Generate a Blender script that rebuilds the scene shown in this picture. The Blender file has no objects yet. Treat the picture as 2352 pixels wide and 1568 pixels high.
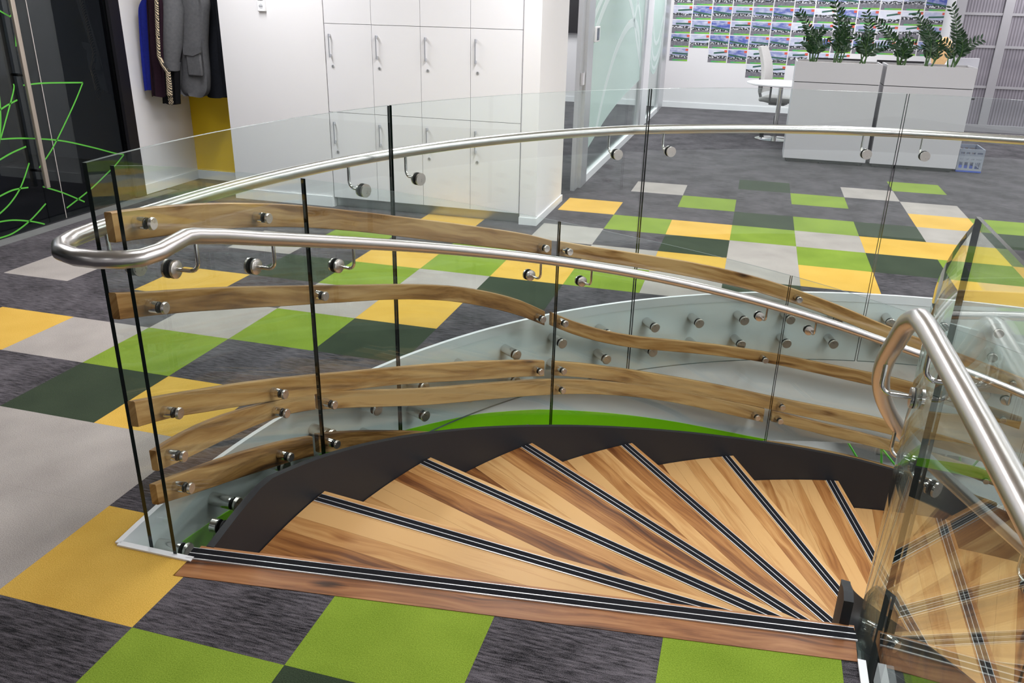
import bpy, bmesh, math, random
from mathutils import Vector, Matrix
random.seed(7)
sc = bpy.context.scene
COL = sc.collection
PI = math.pi
def R(a): return math.radians(a)
def S(r, g, b):
    f = lambda c: (c/255/12.92) if c/255 <= .04045 else ((c/255+.055)/1.055)**2.4
    return (f(r), f(g), f(b))
# ------------------------------------------------------------------ camera, world, lights, exposure
cam = bpy.data.cameras.new('camera'); camo = bpy.data.objects.new('camera', cam); COL.objects.link(camo)
cam.sensor_width = 36; cam.lens = 36*1907.07/2352; cam.clip_start = .02; cam.clip_end = 200
CP = Vector((2.56725, -3.55423, 1.73285)); PIT, ROL, YAW = -.394285, -.0231636, .2707158
Rm = Matrix.Rotation(YAW, 3, 'Z') @ Matrix.Rotation(PIT, 3, 'X') @ Matrix.Rotation(ROL, 3, 'Y')
rx, ry, rz = Rm.col[0], Rm.col[1], Rm.col[2]
mw = Matrix((( rx[0], rz[0], -ry[0], CP[0]), (rx[1], rz[1], -ry[1], CP[1]), (rx[2], rz[2], -ry[2], CP[2]), (0, 0, 0, 1)))
camo.matrix_world = mw
sc.camera = camo
w = bpy.data.worlds.new('world'); sc.world = w; w.use_nodes = True
w.node_tree.nodes['Background'].inputs[0].default_value = (.9, .95, 1, 1); w.node_tree.nodes['Background'].inputs[1].default_value = .3
sc.view_settings.view_transform = 'Standard'; sc.view_settings.look = 'None'; sc.view_settings.gamma = 1
sc.view_settings.use_curve_mapping = False
sc.view_settings.exposure = 0.0
try:
    sc.cycles.transparent_max_bounces = 40; sc.cycles.max_bounces = 10; sc.cycles.diffuse_bounces = 4; sc.cycles.glossy_bounces = 5
    sc.cycles.caustics_reflective = False; sc.cycles.caustics_refractive = False; sc.cycles.sample_clamp_indirect = 6
except Exception: pass
CEIL = 2.75
LIGHT_W = 31.0
LROW = {-5.6: .3, -2.6: 2.0, -1.2: 2.0, -.6: .95, 1.8: 1.5, 4.9: .8, 7.5: .95, 10.0: 1.6}     # rows of fittings, brighter along the walls and at the two added lamps
LIGHTS = [(x, y) for x in (-1.3, 1.2, 3.7, 6.2, 8.2) for y in (-5.6, -.6, 1.8, 4.9, 7.5, 10.0)]+[(5.0, -1.2), (6.2, -2.6)]  # last two lamps are added over the well to brighten its drum
def area(loc, sx, sy, power, col=(.985, .985, 1.0), rot=(0, 0, 0)):
    l = bpy.data.lights.new('area_light', 'AREA'); l.shape = 'RECTANGLE'; l.size = sx; l.size_y = sy; l.energy = power; l.color = col
    o = bpy.data.objects.new('area_light', l); COL.objects.link(o); o.location = loc; o.rotation_euler = rot
    return o
area((-5, 1.2, CEIL-.03), .8, .8, 60)      # lamp added to brighten the dark lobby behind the tinted glazing
for x, y in LIGHTS: area((x, y, CEIL-.045), .3, 1.5, LIGHT_W*LROW[y])
LOWZ = -3.6; SLAB = -1.085
for x, y in ((1, 6.3), (5.5, 6.3), (-1.5, 1), (8.5, 1)): area((x, y, SLAB-.06), 1.2, 1.2, 150)
# ------------------------------------------------------------------ helpers
ORG = {}
def org(o): return ORG.get(o.name, Vector((0, 0, 0))) if o else Vector((0, 0, 0))
def tag(o, label=None, cat=None, group=None, kind=None):
    if label: o['label'] = label
    if cat: o['category'] = cat
    if group: o['group'] = group
    if kind: o['kind'] = kind
    return o
def thing(name, loc, label, cat, group=None):
    o = bpy.data.objects.new(name, None); COL.objects.link(o); o.empty_display_size = .1
    o.location = loc; ORG[o.name] = Vector(loc)
    return tag(o, label, cat, group)
def link(name, me, parent=None, origin=None, rotz=0.0, mat=None):
    o = bpy.data.objects.new(name, me); COL.objects.link(o)
    og = Vector(origin) if origin is not None else org(parent)
    o.location = og-org(parent); ORG[o.name] = og
    if rotz: o.rotation_euler = (0, 0, rotz)
    if parent: o.parent = parent
    return o
class MB:
    def __init__(s): s.v = []; s.f = []; s.m = []; s.sm = []; s.uv = {}
    def add(s, vs, fs, mi=0, smooth=False):
        b = len(s.v); s.v += [tuple(x) for x in vs]
        for f in fs: s.f.append(tuple(b+i for i in f)); s.m.append(mi); s.sm.append(smooth)
        return b
    def box(s, a, b, mi=0):
        x0, y0, z0 = a; x1, y1, z1 = b
        s.add([(x0,y0,z0),(x1,y0,z0),(x1,y1,z0),(x0,y1,z0),(x0,y0,z1),(x1,y0,z1),(x1,y1,z1),(x0,y1,z1)],
              [(3,2,1,0),(4,5,6,7),(0,1,5,4),(1,2,6,5),(2,3,7,6),(3,0,4,7)], mi)
    def prism(s, poly, z0, z1, mi=0):      # polygon counter-clockwise seen from +z
        n = len(poly)
        s.add([(p[0], p[1], z0) for p in poly]+[(p[0], p[1], z1) for p in poly],
              [tuple(range(n-1, -1, -1)), tuple(range(n, 2*n))]+[(i, (i+1) % n, n+(i+1) % n, n+i) for i in range(n)], mi)
    def tube(s, path, rad, seg=12, mi=0, caps=True, up=None):
        path = [Vector(p) for p in path]; n = len(path); rr = rad if isinstance(rad, (list, tuple)) else [rad]*n
        t0 = (path[1]-path[0]).normalized()
        nrm = (up or (Vector((0,0,1)) if abs(t0.z) < .9 else Vector((1,0,0))))
        nrm = (nrm-t0*nrm.dot(t0)).normalized(); vs = []
        for i in range(n):
            if i == 0: t = t0
            elif i == n-1: t = (path[-1]-path[-2]).normalized()
            else: t = ((path[i+1]-path[i]).normalized()+(path[i]-path[i-1]).normalized()).normalized()
            nrm = (nrm-t*nrm.dot(t)).normalized(); bn = t.cross(nrm)
            for k in range(seg):
                a = 2*PI*k/seg; vs.append(path[i]+(nrm*math.cos(a)+bn*math.sin(a))*rr[i])
        fs = [(i*seg+k, i*seg+(k+1) % seg, (i+1)*seg+(k+1) % seg, (i+1)*seg+k) for i in range(n-1) for k in range(seg)]
        s.add(vs, fs, mi, True)
        if caps:
            s.add(vs[:seg], [tuple(range(seg-1, -1, -1))], mi); s.add(vs[-seg:], [tuple(range(seg))], mi)
    def lathe(s, prof, axis='z', seg=20, mi=0, c=(0,0,0), smooth=True, mis=None):   # prof (r, h)
        vs = []
        for r, h in prof:
            for k in range(seg):
                a = 2*PI*k/seg; p = (r*math.cos(a), r*math.sin(a), h)
                if axis == 'x': p = (h, p[0], p[1])
                if axis == 'y': p = (p[1], h, p[0])
                vs.append((p[0]+c[0], p[1]+c[1], p[2]+c[2]))
        b = len(s.v); s.v += vs
        for i in range(len(prof)-1):
            for k in range(seg):
                s.f.append((b+i*seg+k, b+i*seg+(k+1) % seg, b+(i+1)*seg+(k+1) % seg, b+(i+1)*seg+k)); s.m.append(mis[i] if mis else mi); s.sm.append(smooth)
        s.f.append(tuple(b+k for k in range(seg-1, -1, -1))); s.m.append(mis[0] if mis else mi); s.sm.append(False)
        e = b+(len(prof)-1)*seg
        s.f.append(tuple(e+k for k in range(seg))); s.m.append(mis[-1] if mis else mi); s.sm.append(False)
    def mesh(s, name, mats, off=(0,0,0), uv=None, bevel=0):
        me = bpy.data.meshes.new(name); ox = Vector(off)
        me.from_pydata([(v[0]-ox[0], v[1]-ox[1], v[2]-ox[2]) for v in s.v], [], s.f)
        for m in (mats if isinstance(mats, (list, tuple)) else [mats]): me.materials.append(m)
        for p, mi, sm in zip(me.polygons, s.m, s.sm): p.material_index = mi; p.use_smooth = sm
        if uv:
            ul = me.uv_layers.new(name='UVMap')
            for lp in me.loops: ul.data[lp.index].uv = uv[lp.vertex_index]
        me.update(); me.set_sharp_from_angle(angle=R(38))
        return me
    def obj(s, name, mats, parent=None, origin=None, uv=None, bevel=0):
        og = Vector(origin) if origin is not None else org(parent)
        o = link(name, s.mesh(name, mats, og, uv), parent, og)
        if bevel:
            b = o.modifiers.new('bevel', 'BEVEL'); b.width = bevel; b.segments = 2; b.limit_method = 'ANGLE'; b.angle_limit = R(50)
        return o
def bx(name, a, b, mat, parent=None, origin=None, bevel=0):
    m = MB(); m.box(a, b); return m.obj(name, mat, parent, origin if (origin is not None or parent) else ((a[0]+b[0])/2, (a[1]+b[1])/2, a[2]), bevel=bevel)
def struct(o): o['kind'] = 'structure'; return o
def interp(tab, x):                      # tab sorted by descending angle
    if x >= tab[0][0]: return tab[0][1]
    for (a, u), (b, v) in zip(tab, tab[1:]):
        if a >= x >= b: return u+(v-u)*(a-x)/(a-b)
    (a, u), (b, v) = tab[-2], tab[-1]
    return v+(v-u)/(b-a)*(x-b)
def clip(poly, nx, ny, d):               # keep nx*x+ny*y <= d
    out = []
    for i in range(len(poly)):
        p, q = poly[i], poly[(i+1) % len(poly)]
        dp = nx*p[0]+ny*p[1]-d; dq = nx*q[0]+ny*q[1]-d
        if dp <= 0: out.append(p)
        if (dp < 0 < dq) or (dq < 0 < dp):
            t = dp/(dp-dq); out.append((p[0]+(q[0]-p[0])*t, p[1]+(q[1]-p[1])*t))
    return out
def parea(p): return .5*abs(sum(p[i][0]*p[(i+1) % len(p)][1]-p[(i+1) % len(p)][0]*p[i][1] for i in range(len(p)))) if len(p) > 2 else 0
# ------------------------------------------------------------------ materials
def mat(name):
    m = bpy.data.materials.new(name); m.use_nodes = True; nt = m.node_tree
    return m, nt, nt.nodes['Principled BSDF']
def N(nt, t, **kw):
    n = nt.nodes.new(t)
    for k, v in kw.items(): setattr(n, k, v)
    return n
def plain(name, col, rough=.5, metal=0.0, spec=.5, noise=.0, nscale=8, bump=0.0, bscale=200, coat=0.0):
    m, nt, b = mat(name)
    b.inputs['Base Color'].default_value = (*col, 1); b.inputs['Roughness'].default_value = rough; b.inputs['Metallic'].default_value = metal
    b.inputs['Specular IOR Level'].default_value = spec
    if coat: b.inputs['Coat Weight'].default_value = coat
    tc = N(nt, 'ShaderNodeTexCoord')
    if noise:
        nz = N(nt, 'ShaderNodeTexNoise'); nz.inputs['Scale'].default_value = nscale; nz.inputs['Detail'].default_value = 4
        nt.links.new(tc.outputs['Object'], nz.inputs['Vector'])
        mx = N(nt, 'ShaderNodeMix', data_type='RGBA'); mx.inputs[6].default_value = (*[c*(1-noise) for c in col], 1); mx.inputs[7].default_value = (*[min(1, c*(1+noise)) for c in col], 1)
        nt.links.new(nz.outputs['Fac'], mx.inputs[0]); nt.links.new(mx.outputs[2], b.inputs['Base Color'])
    if bump:
        nb = N(nt, 'ShaderNodeTexNoise'); nb.inputs['Scale'].default_value = bscale; nb.inputs['Detail'].default_value = 3
        nt.links.new(tc.outputs['Object'], nb.inputs['Vector'])
        bp = N(nt, 'ShaderNodeBump'); bp.inputs['Strength'].default_value = bump; bp.inputs['Distance'].default_value = .004
        nt.links.new(nb.outputs['Fac'], bp.inputs['Height']); nt.links.new(bp.outputs['Normal'], b.inputs['Normal'])
    return m
def carpet(name, c0, c1, streak=False, scale=260):
    m, nt, b = mat(name); b.inputs['Roughness'].default_value = 1; b.inputs['Specular IOR Level'].default_value = .05
    b.inputs['Sheen Weight'].default_value = .08; b.inputs['Sheen Roughness'].default_value = .5
    g = N(nt, 'ShaderNodeNewGeometry'); mp = N(nt, 'ShaderNodeMapping')
    mp.inputs['Scale'].default_value = (14, 110, 1) if streak else (1, 1, 1)
    nt.links.new(g.outputs['Position'], mp.inputs['Vector'])
    nz = N(nt, 'ShaderNodeTexNoise'); nz.inputs['Scale'].default_value = 1 if streak else scale; nz.inputs['Detail'].default_value = 3; nz.inputs['Roughness'].default_value = .7
    nt.links.new(mp.outputs['Vector'], nz.inputs['Vector'])
    n2 = N(nt, 'ShaderNodeTexNoise'); n2.inputs['Scale'].default_value = 420; n2.inputs['Detail'].default_value = 2
    nt.links.new(g.outputs['Position'], n2.inputs['Vector'])
    n3 = N(nt, 'ShaderNodeTexNoise'); n3.inputs['Scale'].default_value = 3.5; n3.inputs['Detail'].default_value = 3
    nt.links.new(g.outputs['Position'], n3.inputs['Vector'])
    ad = N(nt, 'ShaderNodeMath', operation='MULTIPLY_ADD'); ad.inputs[1].default_value = .8 if streak else .55; nt.links.new(n2.outputs['Fac'], ad.inputs[0]); 
    sb = N(nt, 'ShaderNodeMath', operation='MULTIPLY_ADD'); sb.inputs[1].default_value = .45; nt.links.new(n3.outputs['Fac'], sb.inputs[0])
    nt.links.new(nz.outputs['Fac'], sb.inputs[2]); nt.links.new(sb.outputs[0], ad.inputs[2])
    rp = N(nt, 'ShaderNodeMapRange'); rp.inputs[1].default_value = .93 if streak else .75; rp.inputs[2].default_value = 1.36 if streak else 1.25
    nt.links.new(ad.outputs[0], rp.inputs[0])
    mx = N(nt, 'ShaderNodeMix', data_type='RGBA'); mx.inputs[6].default_value = (*c0, 1); mx.inputs[7].default_value = (*c1, 1)
    nt.links.new(rp.outputs[0], mx.inputs[0]); nt.links.new(mx.outputs[2], b.inputs['Base Color'])
    bp = N(nt, 'ShaderNodeBump'); bp.inputs['Strength'].default_value = .6; bp.inputs['Distance'].default_value = .003
    nt.links.new(ad.outputs[0], bp.inputs['Height']); nt.links.new(bp.outputs['Normal'], b.inputs['Normal'])
    return m
def wood(name, coord, ramp, rough=.45, sx=1.2, sy=22, vary=.5, knots=True, coat=.04, lo=.70, hi=1.06):
    m, nt, b = mat(name); b.inputs['Roughness'].default_value = rough; b.inputs['Coat Weight'].default_value = coat; b.inputs['Coat Roughness'].default_value = .3; b.inputs['Specular IOR Level'].default_value = .3
    tc = N(nt, 'ShaderNodeTexCoord'); oi = N(nt, 'ShaderNodeObjectInfo')
    ml = N(nt, 'ShaderNodeMath', operation='MULTIPLY'); ml.inputs[1].default_value = 57.0; nt.links.new(oi.outputs['Random'], ml.inputs[0])
    cx = N(nt, 'ShaderNodeCombineXYZ'); nt.links.new(ml.outputs[0], cx.inputs[0]); nt.links.new(ml.outputs[0], cx.inputs[1])
    va = N(nt, 'ShaderNodeVectorMath', operation='ADD'); nt.links.new(tc.outputs[coord], va.inputs[0]); nt.links.new(cx.outputs[0], va.inputs[1])
    wn = N(nt, 'ShaderNodeTexNoise'); wn.inputs['Scale'].default_value = 2.2; wn.inputs['Detail'].default_value = 2
    nt.links.new(va.outputs[0], wn.inputs['Vector'])
    wv = N(nt, 'ShaderNodeVectorMath', operation='MULTIPLY_ADD'); wv.inputs[1].default_value = (0, .09, .0); nt.links.new(wn.outputs['Color'], wv.inputs[0]); nt.links.new(va.outputs[0], wv.inputs[2])
    mp = N(nt, 'ShaderNodeMapping'); mp.inputs['Scale'].default_value = (sx, sy, sy*.3); nt.links.new(wv.outputs[0], mp.inputs['Vector'])
    nz = N(nt, 'ShaderNodeTexNoise'); nz.inputs['Scale'].default_value = 1.0; nz.inputs['Detail'].default_value = 6; nz.inputs['Roughness'].default_value = .62; nz.inputs['Distortion'].default_value = .6
    nt.links.new(mp.outputs[0], nz.inputs['Vector'])
    mp2 = N(nt, 'ShaderNodeMapping'); mp2.inputs['Scale'].default_value = (sx*.7, sy*.22, 1); nt.links.new(va.outputs[0], mp2.inputs['Vector'])
    n2 = N(nt, 'ShaderNodeTexNoise'); n2.inputs['Scale'].default_value = 1.0; n2.inputs['Detail'].default_value = 3; nt.links.new(mp2.outputs[0], n2.inputs['Vector'])
    a1 = N(nt, 'ShaderNodeMath', operation='MULTIPLY_ADD'); a1.inputs[1].default_value = .9; nzs = N(nt, 'ShaderNodeMath', operation='MULTIPLY_ADD'); nzs.inputs[1].default_value = 1.7; nzs.inputs[2].default_value = -.35; nt.links.new(nz.outputs['Fac'], nzs.inputs[0]); nt.links.new(n2.outputs['Fac'], a1.inputs[0]); nt.links.new(nzs.outputs[0], a1.inputs[2])
    a2 = N(nt, 'ShaderNodeMath', operation='MULTIPLY_ADD'); a2.inputs[1].default_value = vary; sc3 = N(nt, 'ShaderNodeSeparateColor'); nt.links.new(oi.outputs['Color'], sc3.inputs[0]); nt.links.new(sc3.outputs[0], a2.inputs[0]); nt.links.new(a1.outputs[0], a2.inputs[2])
    mp3 = N(nt, 'ShaderNodeMapping'); mp3.inputs['Scale'].default_value = (sx*2.2, sy*3.2, sy*.3); nt.links.new(wv.outputs[0], mp3.inputs['Vector'])
    n3 = N(nt, 'ShaderNodeTexNoise'); n3.inputs['Scale'].default_value = 1.0; n3.inputs['Detail'].default_value = 4; nt.links.new(mp3.outputs[0], n3.inputs['Vector'])
    a2b = N(nt, 'ShaderNodeMath', operation='MULTIPLY_ADD'); a2b.inputs[1].default_value = .35; nt.links.new(n3.outputs['Fac'], a2b.inputs[0]); nt.links.new(a2.outputs[0], a2b.inputs[2])
    a2c = N(nt, 'ShaderNodeMath', operation='SUBTRACT'); a2c.inputs[1].default_value = .17; nt.links.new(a2b.outputs[0], a2c.inputs[0])
    last = a2c
    if knots:
        mk = N(nt, 'ShaderNodeMapping'); mk.inputs['Scale'].default_value = (2.3, 6.5, 1); nt.links.new(wv.outputs[0], mk.inputs['Vector'])
        vo = N(nt, 'ShaderNodeTexVoronoi'); vo.inputs['Scale'].default_value = 1.0; nt.links.new(mk.outputs[0], vo.inputs['Vector'])
        kr = N(nt, 'ShaderNodeMapRange'); kr.inputs[1].default_value = .0; kr.inputs[2].default_value = .17; kr.inputs[3].default_value = -.42; kr.inputs[4].default_value = 0; nt.links.new(vo.outputs['Distance'], kr.inputs[0])
        a3 = N(nt, 'ShaderNodeMath', operation='ADD'); nt.links.new(last.outputs[0], a3.inputs[0]); nt.links.new(kr.outputs[0], a3.inputs[1]); last = a3
    mr = N(nt, 'ShaderNodeMapRange'); mr.inputs[1].default_value = lo; mr.inputs[2].default_value = hi+vary*.8; nt.links.new(last.outputs[0], mr.inputs[0])
    cr = N(nt, 'ShaderNodeValToRGB'); nt.links.new(mr.outputs[0], cr.inputs[0])
    el = cr.color_ramp.elements; el[0].position = ramp[0][0]; el[0].color = (*ramp[0][1], 1); el[1].position = ramp[-1][0]; el[1].color = (*ramp[-1][1], 1)
    for p, c in ramp[1:-1]: e = el.new(p); e.color = (*c, 1)
    nt.links.new(cr.outputs[0], b.inputs['Base Color'])
    bp = N(nt, 'ShaderNodeBump'); bp.inputs['Strength'].default_value = .08; bp.inputs['Distance'].default_value = .002; nt.links.new(nz.outputs['Fac'], bp.inputs['Height']); nt.links.new(bp.outputs['Normal'], b.inputs['Normal'])
    return m
def glass(name, tint, refl=1.0, rough=0.0):
    m = bpy.data.materials.new(name); m.use_nodes = True; nt = m.node_tree; nt.nodes.remove(nt.nodes['Principled BSDF'])
    lw = N(nt, 'ShaderNodeLayerWeight'); lw.inputs['Blend'].default_value = .5
    pw = N(nt, 'ShaderNodeMath', operation='POWER'); pw.inputs[1].default_value = 5; nt.links.new(lw.outputs['Facing'], pw.inputs[0])
    ma = N(nt, 'ShaderNodeMath', operation='MULTIPLY_ADD'); ma.inputs[1].default_value = .96*refl; ma.inputs[2].default_value = .04*refl; nt.links.new(pw.outputs[0], ma.inputs[0])
    tr = N(nt, 'ShaderNodeBsdfTransparent'); tr.inputs[0].default_value = (*tint, 1)
    gl = N(nt, 'ShaderNodeBsdfGlossy'); gl.inputs['Roughness'].default_value = rough; gl.inputs['Color'].default_value = (.95, 1, .98, 1)
    mx = N(nt, 'ShaderNodeMixShader'); nt.links.new(ma.outputs[0], mx.inputs[0]); nt.links.new(tr.outputs[0], mx.inputs[1]); nt.links.new(gl.outputs[0], mx.inputs[2])
    nt.links.new(mx.outputs[0], nt.nodes['Material Output'].inputs['Surface'])
    return m
def film(name, col, op):
    m = bpy.data.materials.new(name); m.use_nodes = True; nt = m.node_tree; nt.nodes.remove(nt.nodes['Principled BSDF'])
    tr = N(nt, 'ShaderNodeBsdfTransparent'); df = N(nt, 'ShaderNodeBsdfDiffuse'); df.inputs[0].default_value = (*col, 1)
    tl = N(nt, 'ShaderNodeBsdfTranslucent'); tl.inputs[0].default_value = (*col, 1); m0 = N(nt, 'ShaderNodeMixShader'); m0.inputs[0].default_value = .35
    nt.links.new(df.outputs[0], m0.inputs[1]); nt.links.new(tl.outputs[0], m0.inputs[2])
    nz = N(nt, 'ShaderNodeTexNoise'); nz.inputs['Scale'].default_value = 1.5; mr = N(nt, 'ShaderNodeMapRange'); mr.inputs[3].default_value = op*.9; mr.inputs[4].default_value = min(1, op*1.1); nt.links.new(nz.outputs['Fac'], mr.inputs[0])
    mx = N(nt, 'ShaderNodeMixShader'); nt.links.new(mr.outputs[0], mx.inputs[0]); nt.links.new(tr.outputs[0], mx.inputs[1]); nt.links.new(m0.outputs[0], mx.inputs[2])
    nt.links.new(mx.outputs[0], nt.nodes['Material Output'].inputs['Surface'])
    return m
def brushed(name, col, rough, noise=.08, sc_=(3, 180, 180)):
    m, nt, b = mat(name); b.inputs['Metallic'].default_value = 1; b.inputs['Base Color'].default_value = (*col, 1)
    tc = N(nt, 'ShaderNodeTexCoord'); mp = N(nt, 'ShaderNodeMapping'); mp.inputs['Scale'].default_value = sc_; nt.links.new(tc.outputs['Object'], mp.inputs[0])
    nz = N(nt, 'ShaderNodeTexNoise'); nz.inputs['Scale'].default_value = 1; nz.inputs['Detail'].default_value = 3; nt.links.new(mp.outputs[0], nz.inputs['Vector'])
    mr = N(nt, 'ShaderNodeMapRange'); mr.inputs[3].default_value = rough-noise; mr.inputs[4].default_value = rough+noise; nt.links.new(nz.outputs['Fac'], mr.inputs[0]); nt.links.new(mr.outputs[0], b.inputs['Roughness'])
    return m
WALL = plain('white_wall_paint', (.80, .785, .80), .6, noise=.015, nscale=2, bump=.05)
CEILM = plain('ceiling_paint', (.82, .82, .82), .8, noise=.01)
WHITE = plain('white_trim_paint', (.86, .86, .88), .4, noise=.02, nscale=5)
LOCK = plain('white_laminate', (.80, .79, .815), .35, noise=.012, nscale=3)
YEL = plain('yellow_wall_paint', S(246, 206, 16), .55, noise=.04, nscale=3)
DRUM = plain('white_fascia_paint', (.86, .88, .88), .5, noise=.02, nscale=2)
LIME = plain('lime_paint', S(148, 230, 22), .35, noise=.05, nscale=2)
C_Y = carpet('carpet_yellow', S(204, 157, 56), S(238, 195, 96))
C_L = carpet('carpet_lime', S(103, 129, 30), S(148, 172, 60))
C_D = carpet('carpet_dark_green', S(36, 48, 34), S(66, 78, 58))
C_B = carpet('carpet_beige', S(146, 138, 134), S(196, 188, 182))
C_C = carpet('carpet_charcoal', S(22, 21, 24), S(113, 107, 113), True)
SUB = plain('floor_screed', (.2, .2, .2), .9, noise=.2)
WRAMP = [(0, S(54, 29, 14)), (.2, S(98, 56, 25)), (.42, S(146, 96, 50)), (.68, S(174, 126, 74)), (1, S(198, 156, 102))]
WTREAD = wood('tread_wood', 'Object', WRAMP, vary=1.15, hi=1.0)
WBOARD = wood('landing_board_wood', 'Object', [(0, S(60, 34, 18)), (.3, S(112, 68, 38)), (.6, S(142, 92, 55)), (1, S(168, 118, 76))], vary=.2)
WSLAT = wood('slat_wood', 'UV', [(0, S(58, 36, 17)), (.25, S(112, 76, 38)), (.55, S(156, 116, 67)), (1, S(190, 154, 102))], vary=.45, rough=.42, sx=1.6, sy=17)
STEEL = plain('charcoal_steel_paint', S(23, 26, 32), .55, noise=.06, nscale=6, bump=.04)
BLACK = plain('black_rubber', (.012, .012, .013), .6, noise=.1)
ALU = plain('aluminium_line', (.72, .73, .75), .35, metal=.35, noise=.03, nscale=40)
RUB = plain('grip_insert', (.014, .014, .017), .9, spec=.08, noise=.25, nscale=300, bump=.6, bscale=500)
RAIL = brushed('brushed_stainless', (.60, .575, .56), .29, .02, (40, 40, 40))
CHROME = brushed('polished_stainless', (.72, .70, .68), .12, .04)
CAPM = brushed('stainless_cap', (.60, .57, .53), .3, .1, (60, 60, 60))
GL = glass('clear_glass', (.960, .986, .980))
GTOP = plain('glass_top_edge_lit', (.09, .12, .11), .3, noise=.1)  # paler than the end edges, ceiling reflection put into the colour
GEDGE = plain('glass_edge', (.003, .010, .008), .2, noise=.1)
GDARK = glass('tinted_glass', (.42, .45, .48), 1.25)
FRAMEK = plain('black_frame', (.012, .011, .014), .4, noise=.1)
GREENV = plain('green_vinyl', S(92, 186, 64), .5, noise=.05)
ALF = plain('satin_aluminium', (.60, .61, .63), .35, metal=.6, noise=.04, nscale=20)
# ------------------------------------------------------------------ stair geometry constants
AX = Vector((4.04, -1.35)); RIM = 3.364
def pol(r, a, z=0.0): return Vector((AX[0]+r*math.cos(R(a)), AX[1]+r*math.sin(R(a)), z))
def ring(m, r0, r1, a0, a1, zt, zb, n, mi=(0, 0, 0), ends=True):
    """curved slab from angle a0 to a1 (descending); mi = faces, top/bottom, ends"""
    b = len(m.v)
    for i in range(n+1):
        a = a0+(a1-a0)*i/n; t = zt(a) if callable(zt) else zt; u = zb(a) if callable(zb) else zb
        m.v += [tuple(pol(r0, a, u)), tuple(pol(r0, a, t)), tuple(pol(r1, a, t)), tuple(pol(r1, a, u))]
    for i in range(n):
        k = b+4*i; l = k+4
        for f, q, sm in (((k, l, l+1, k+1), mi[0], True), ((k+1, l+1, l+2, k+2), mi[1], False), ((k+2, l+2, l+3, k+3), mi[0], True), ((k+3, l+3, l, k), mi[1], False)):
            m.f.append(f); m.m.append(q); m.sm.append(sm)
    if ends:
        m.f.append((b, b+1, b+2, b+3)); m.m.append(mi[2]); m.sm.append(False)
        e = b+4*n; m.f.append((e+3, e+2, e+1, e)); m.m.append(mi[2]); m.sm.append(False)
def panel(name, parent, r0, r1, a0, a1, zt, zb):
    m = MB(); ring(m, r0, r1, a0, a1, zt, zb, max(6, int(abs(a0-a1)/1.5)), (0, 2, 1))
    return m.obj(name, [GL, GEDGE, GTOP], parent)
# ------------------------------------------------------------------ floor: carpet tiles around the opening
BL0, BL1 = Vector((.969, -1.764)), Vector((3.044, -1.507))      # near edge of the landing board
bd = (BL1-BL0).normalized(); bn = Vector((-bd[1], bd[0]))          # bn points away from the landing (towards the well)
XE = 3.062                                                        # landing edge beside the well
def landing_parts(poly):
    p = clip(poly, 1, 0, XE)
    out = []
    a = clip(clip(p, -1, 0, -.962), bn[0], bn[1], bn.dot(BL0)); out.append(a)
    out.append(clip(clip(p, 1, 0, .962), 0, 1, -1.672))
    return [q for q in out if parea(q) > 1e-6]
NW = 180; WA = [2*PI*i/NW for i in range(NW)]
def carve(poly):
    """tile polygon minus the stair opening -> convex pieces"""
    ds = [math.hypot(p[0]-AX[0], p[1]-AX[1]) for p in poly]
    cx = sum(p[0] for p in poly)/len(poly); cy = sum(p[1] for p in poly)/len(poly)
    cd = math.hypot(cx-AX[0], cy-AX[1]); rr = RIM+.003
    if cd > rr+.4: return [poly], True
    if max(ds) < rr-.01 and cd < rr-.3: inn = [poly]; out = []
    else:
        out = []; inn = []
        for i in range(NW):
            a, b = WA[i], WA[(i+1) % NW]
            q = clip(poly, math.sin(a), -math.cos(a), math.sin(a)*AX[0]-math.cos(a)*AX[1])
            if len(q) < 3: continue
            q = clip(q, -math.sin(b), math.cos(b), -math.sin(b)*AX[0]+math.cos(b)*AX[1])
            if parea(q) < 1e-8: continue
            c = (a+b)/2 if b > a else a+PI/NW; nx, ny = math.cos(c), math.sin(c); d = nx*AX[0]+ny*AX[1]+rr*math.cos(PI/NW)
            o = clip(q, -nx, -ny, -d); i_ = clip(q, nx, ny, d)
            if parea(o) > 1e-7: out.append(o)
            if parea(i_) > 1e-7: inn.append(i_)
    for q in inn: out += landing_parts(q)
    return out, False
floor = struct(bpy.data.objects.new('floor', None))
fm = MB(); n = 72
fv = []
for i in range(n):
    a = 360*i/n
    fv += [tuple(pol(RIM+.005, a, -.008)), tuple(pol(14, a, -.008))]
fm.add(fv, [(2*i, 2*i+1, (2*i+3) % (2*n), (2*i+2) % (2*n)) for i in range(n)])
circ = [tuple(pol(RIM+.02, 5*i)[:2]) for i in range(72)]
for q in landing_parts(circ): fm.add([(p[0], p[1], -.008) for p in q], [tuple(range(len(q)))])
floor = struct(fm.obj('floor', SUB))
COLR = {}
def put(k, l):
    for c in l: COLR[c] = k
put('Y', [(2,7),(8,8),(4,6),(4,4),(6,4),(7,6),(8,6),(0,5),(0,3),(2,3),(1,1),(-2,1),(-3,-1),(0,-2),(1,-4),(8,4),(9,5)])
put('B', [(3,9),(7,10),(8,9),(6,6),(8,7),(2,5),(5,5),(3,4),(4,3),(5,4),(1,2),(-2,3),(-4,1),(-1,0),(-2,-1),(0,-3),(-1,-3),(0,-4),(0,1)])
put('L', [(4,8),(6,9),(8,11),(9,8),(3,6),(6,7),(5,6),(6,5),(3,3),(-1,4),(0,2),(1,3),(0,0),(-1,-1),(3,-4),(2,-5),(5,-4),(8,5),(1,4)])
put('D', [(5,10),(5,7),(7,7),(4,5),(7,5),(5,3),(-1,2),(2,2),(1,0),(-1,-2),(3,-5),(9,7)])
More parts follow.
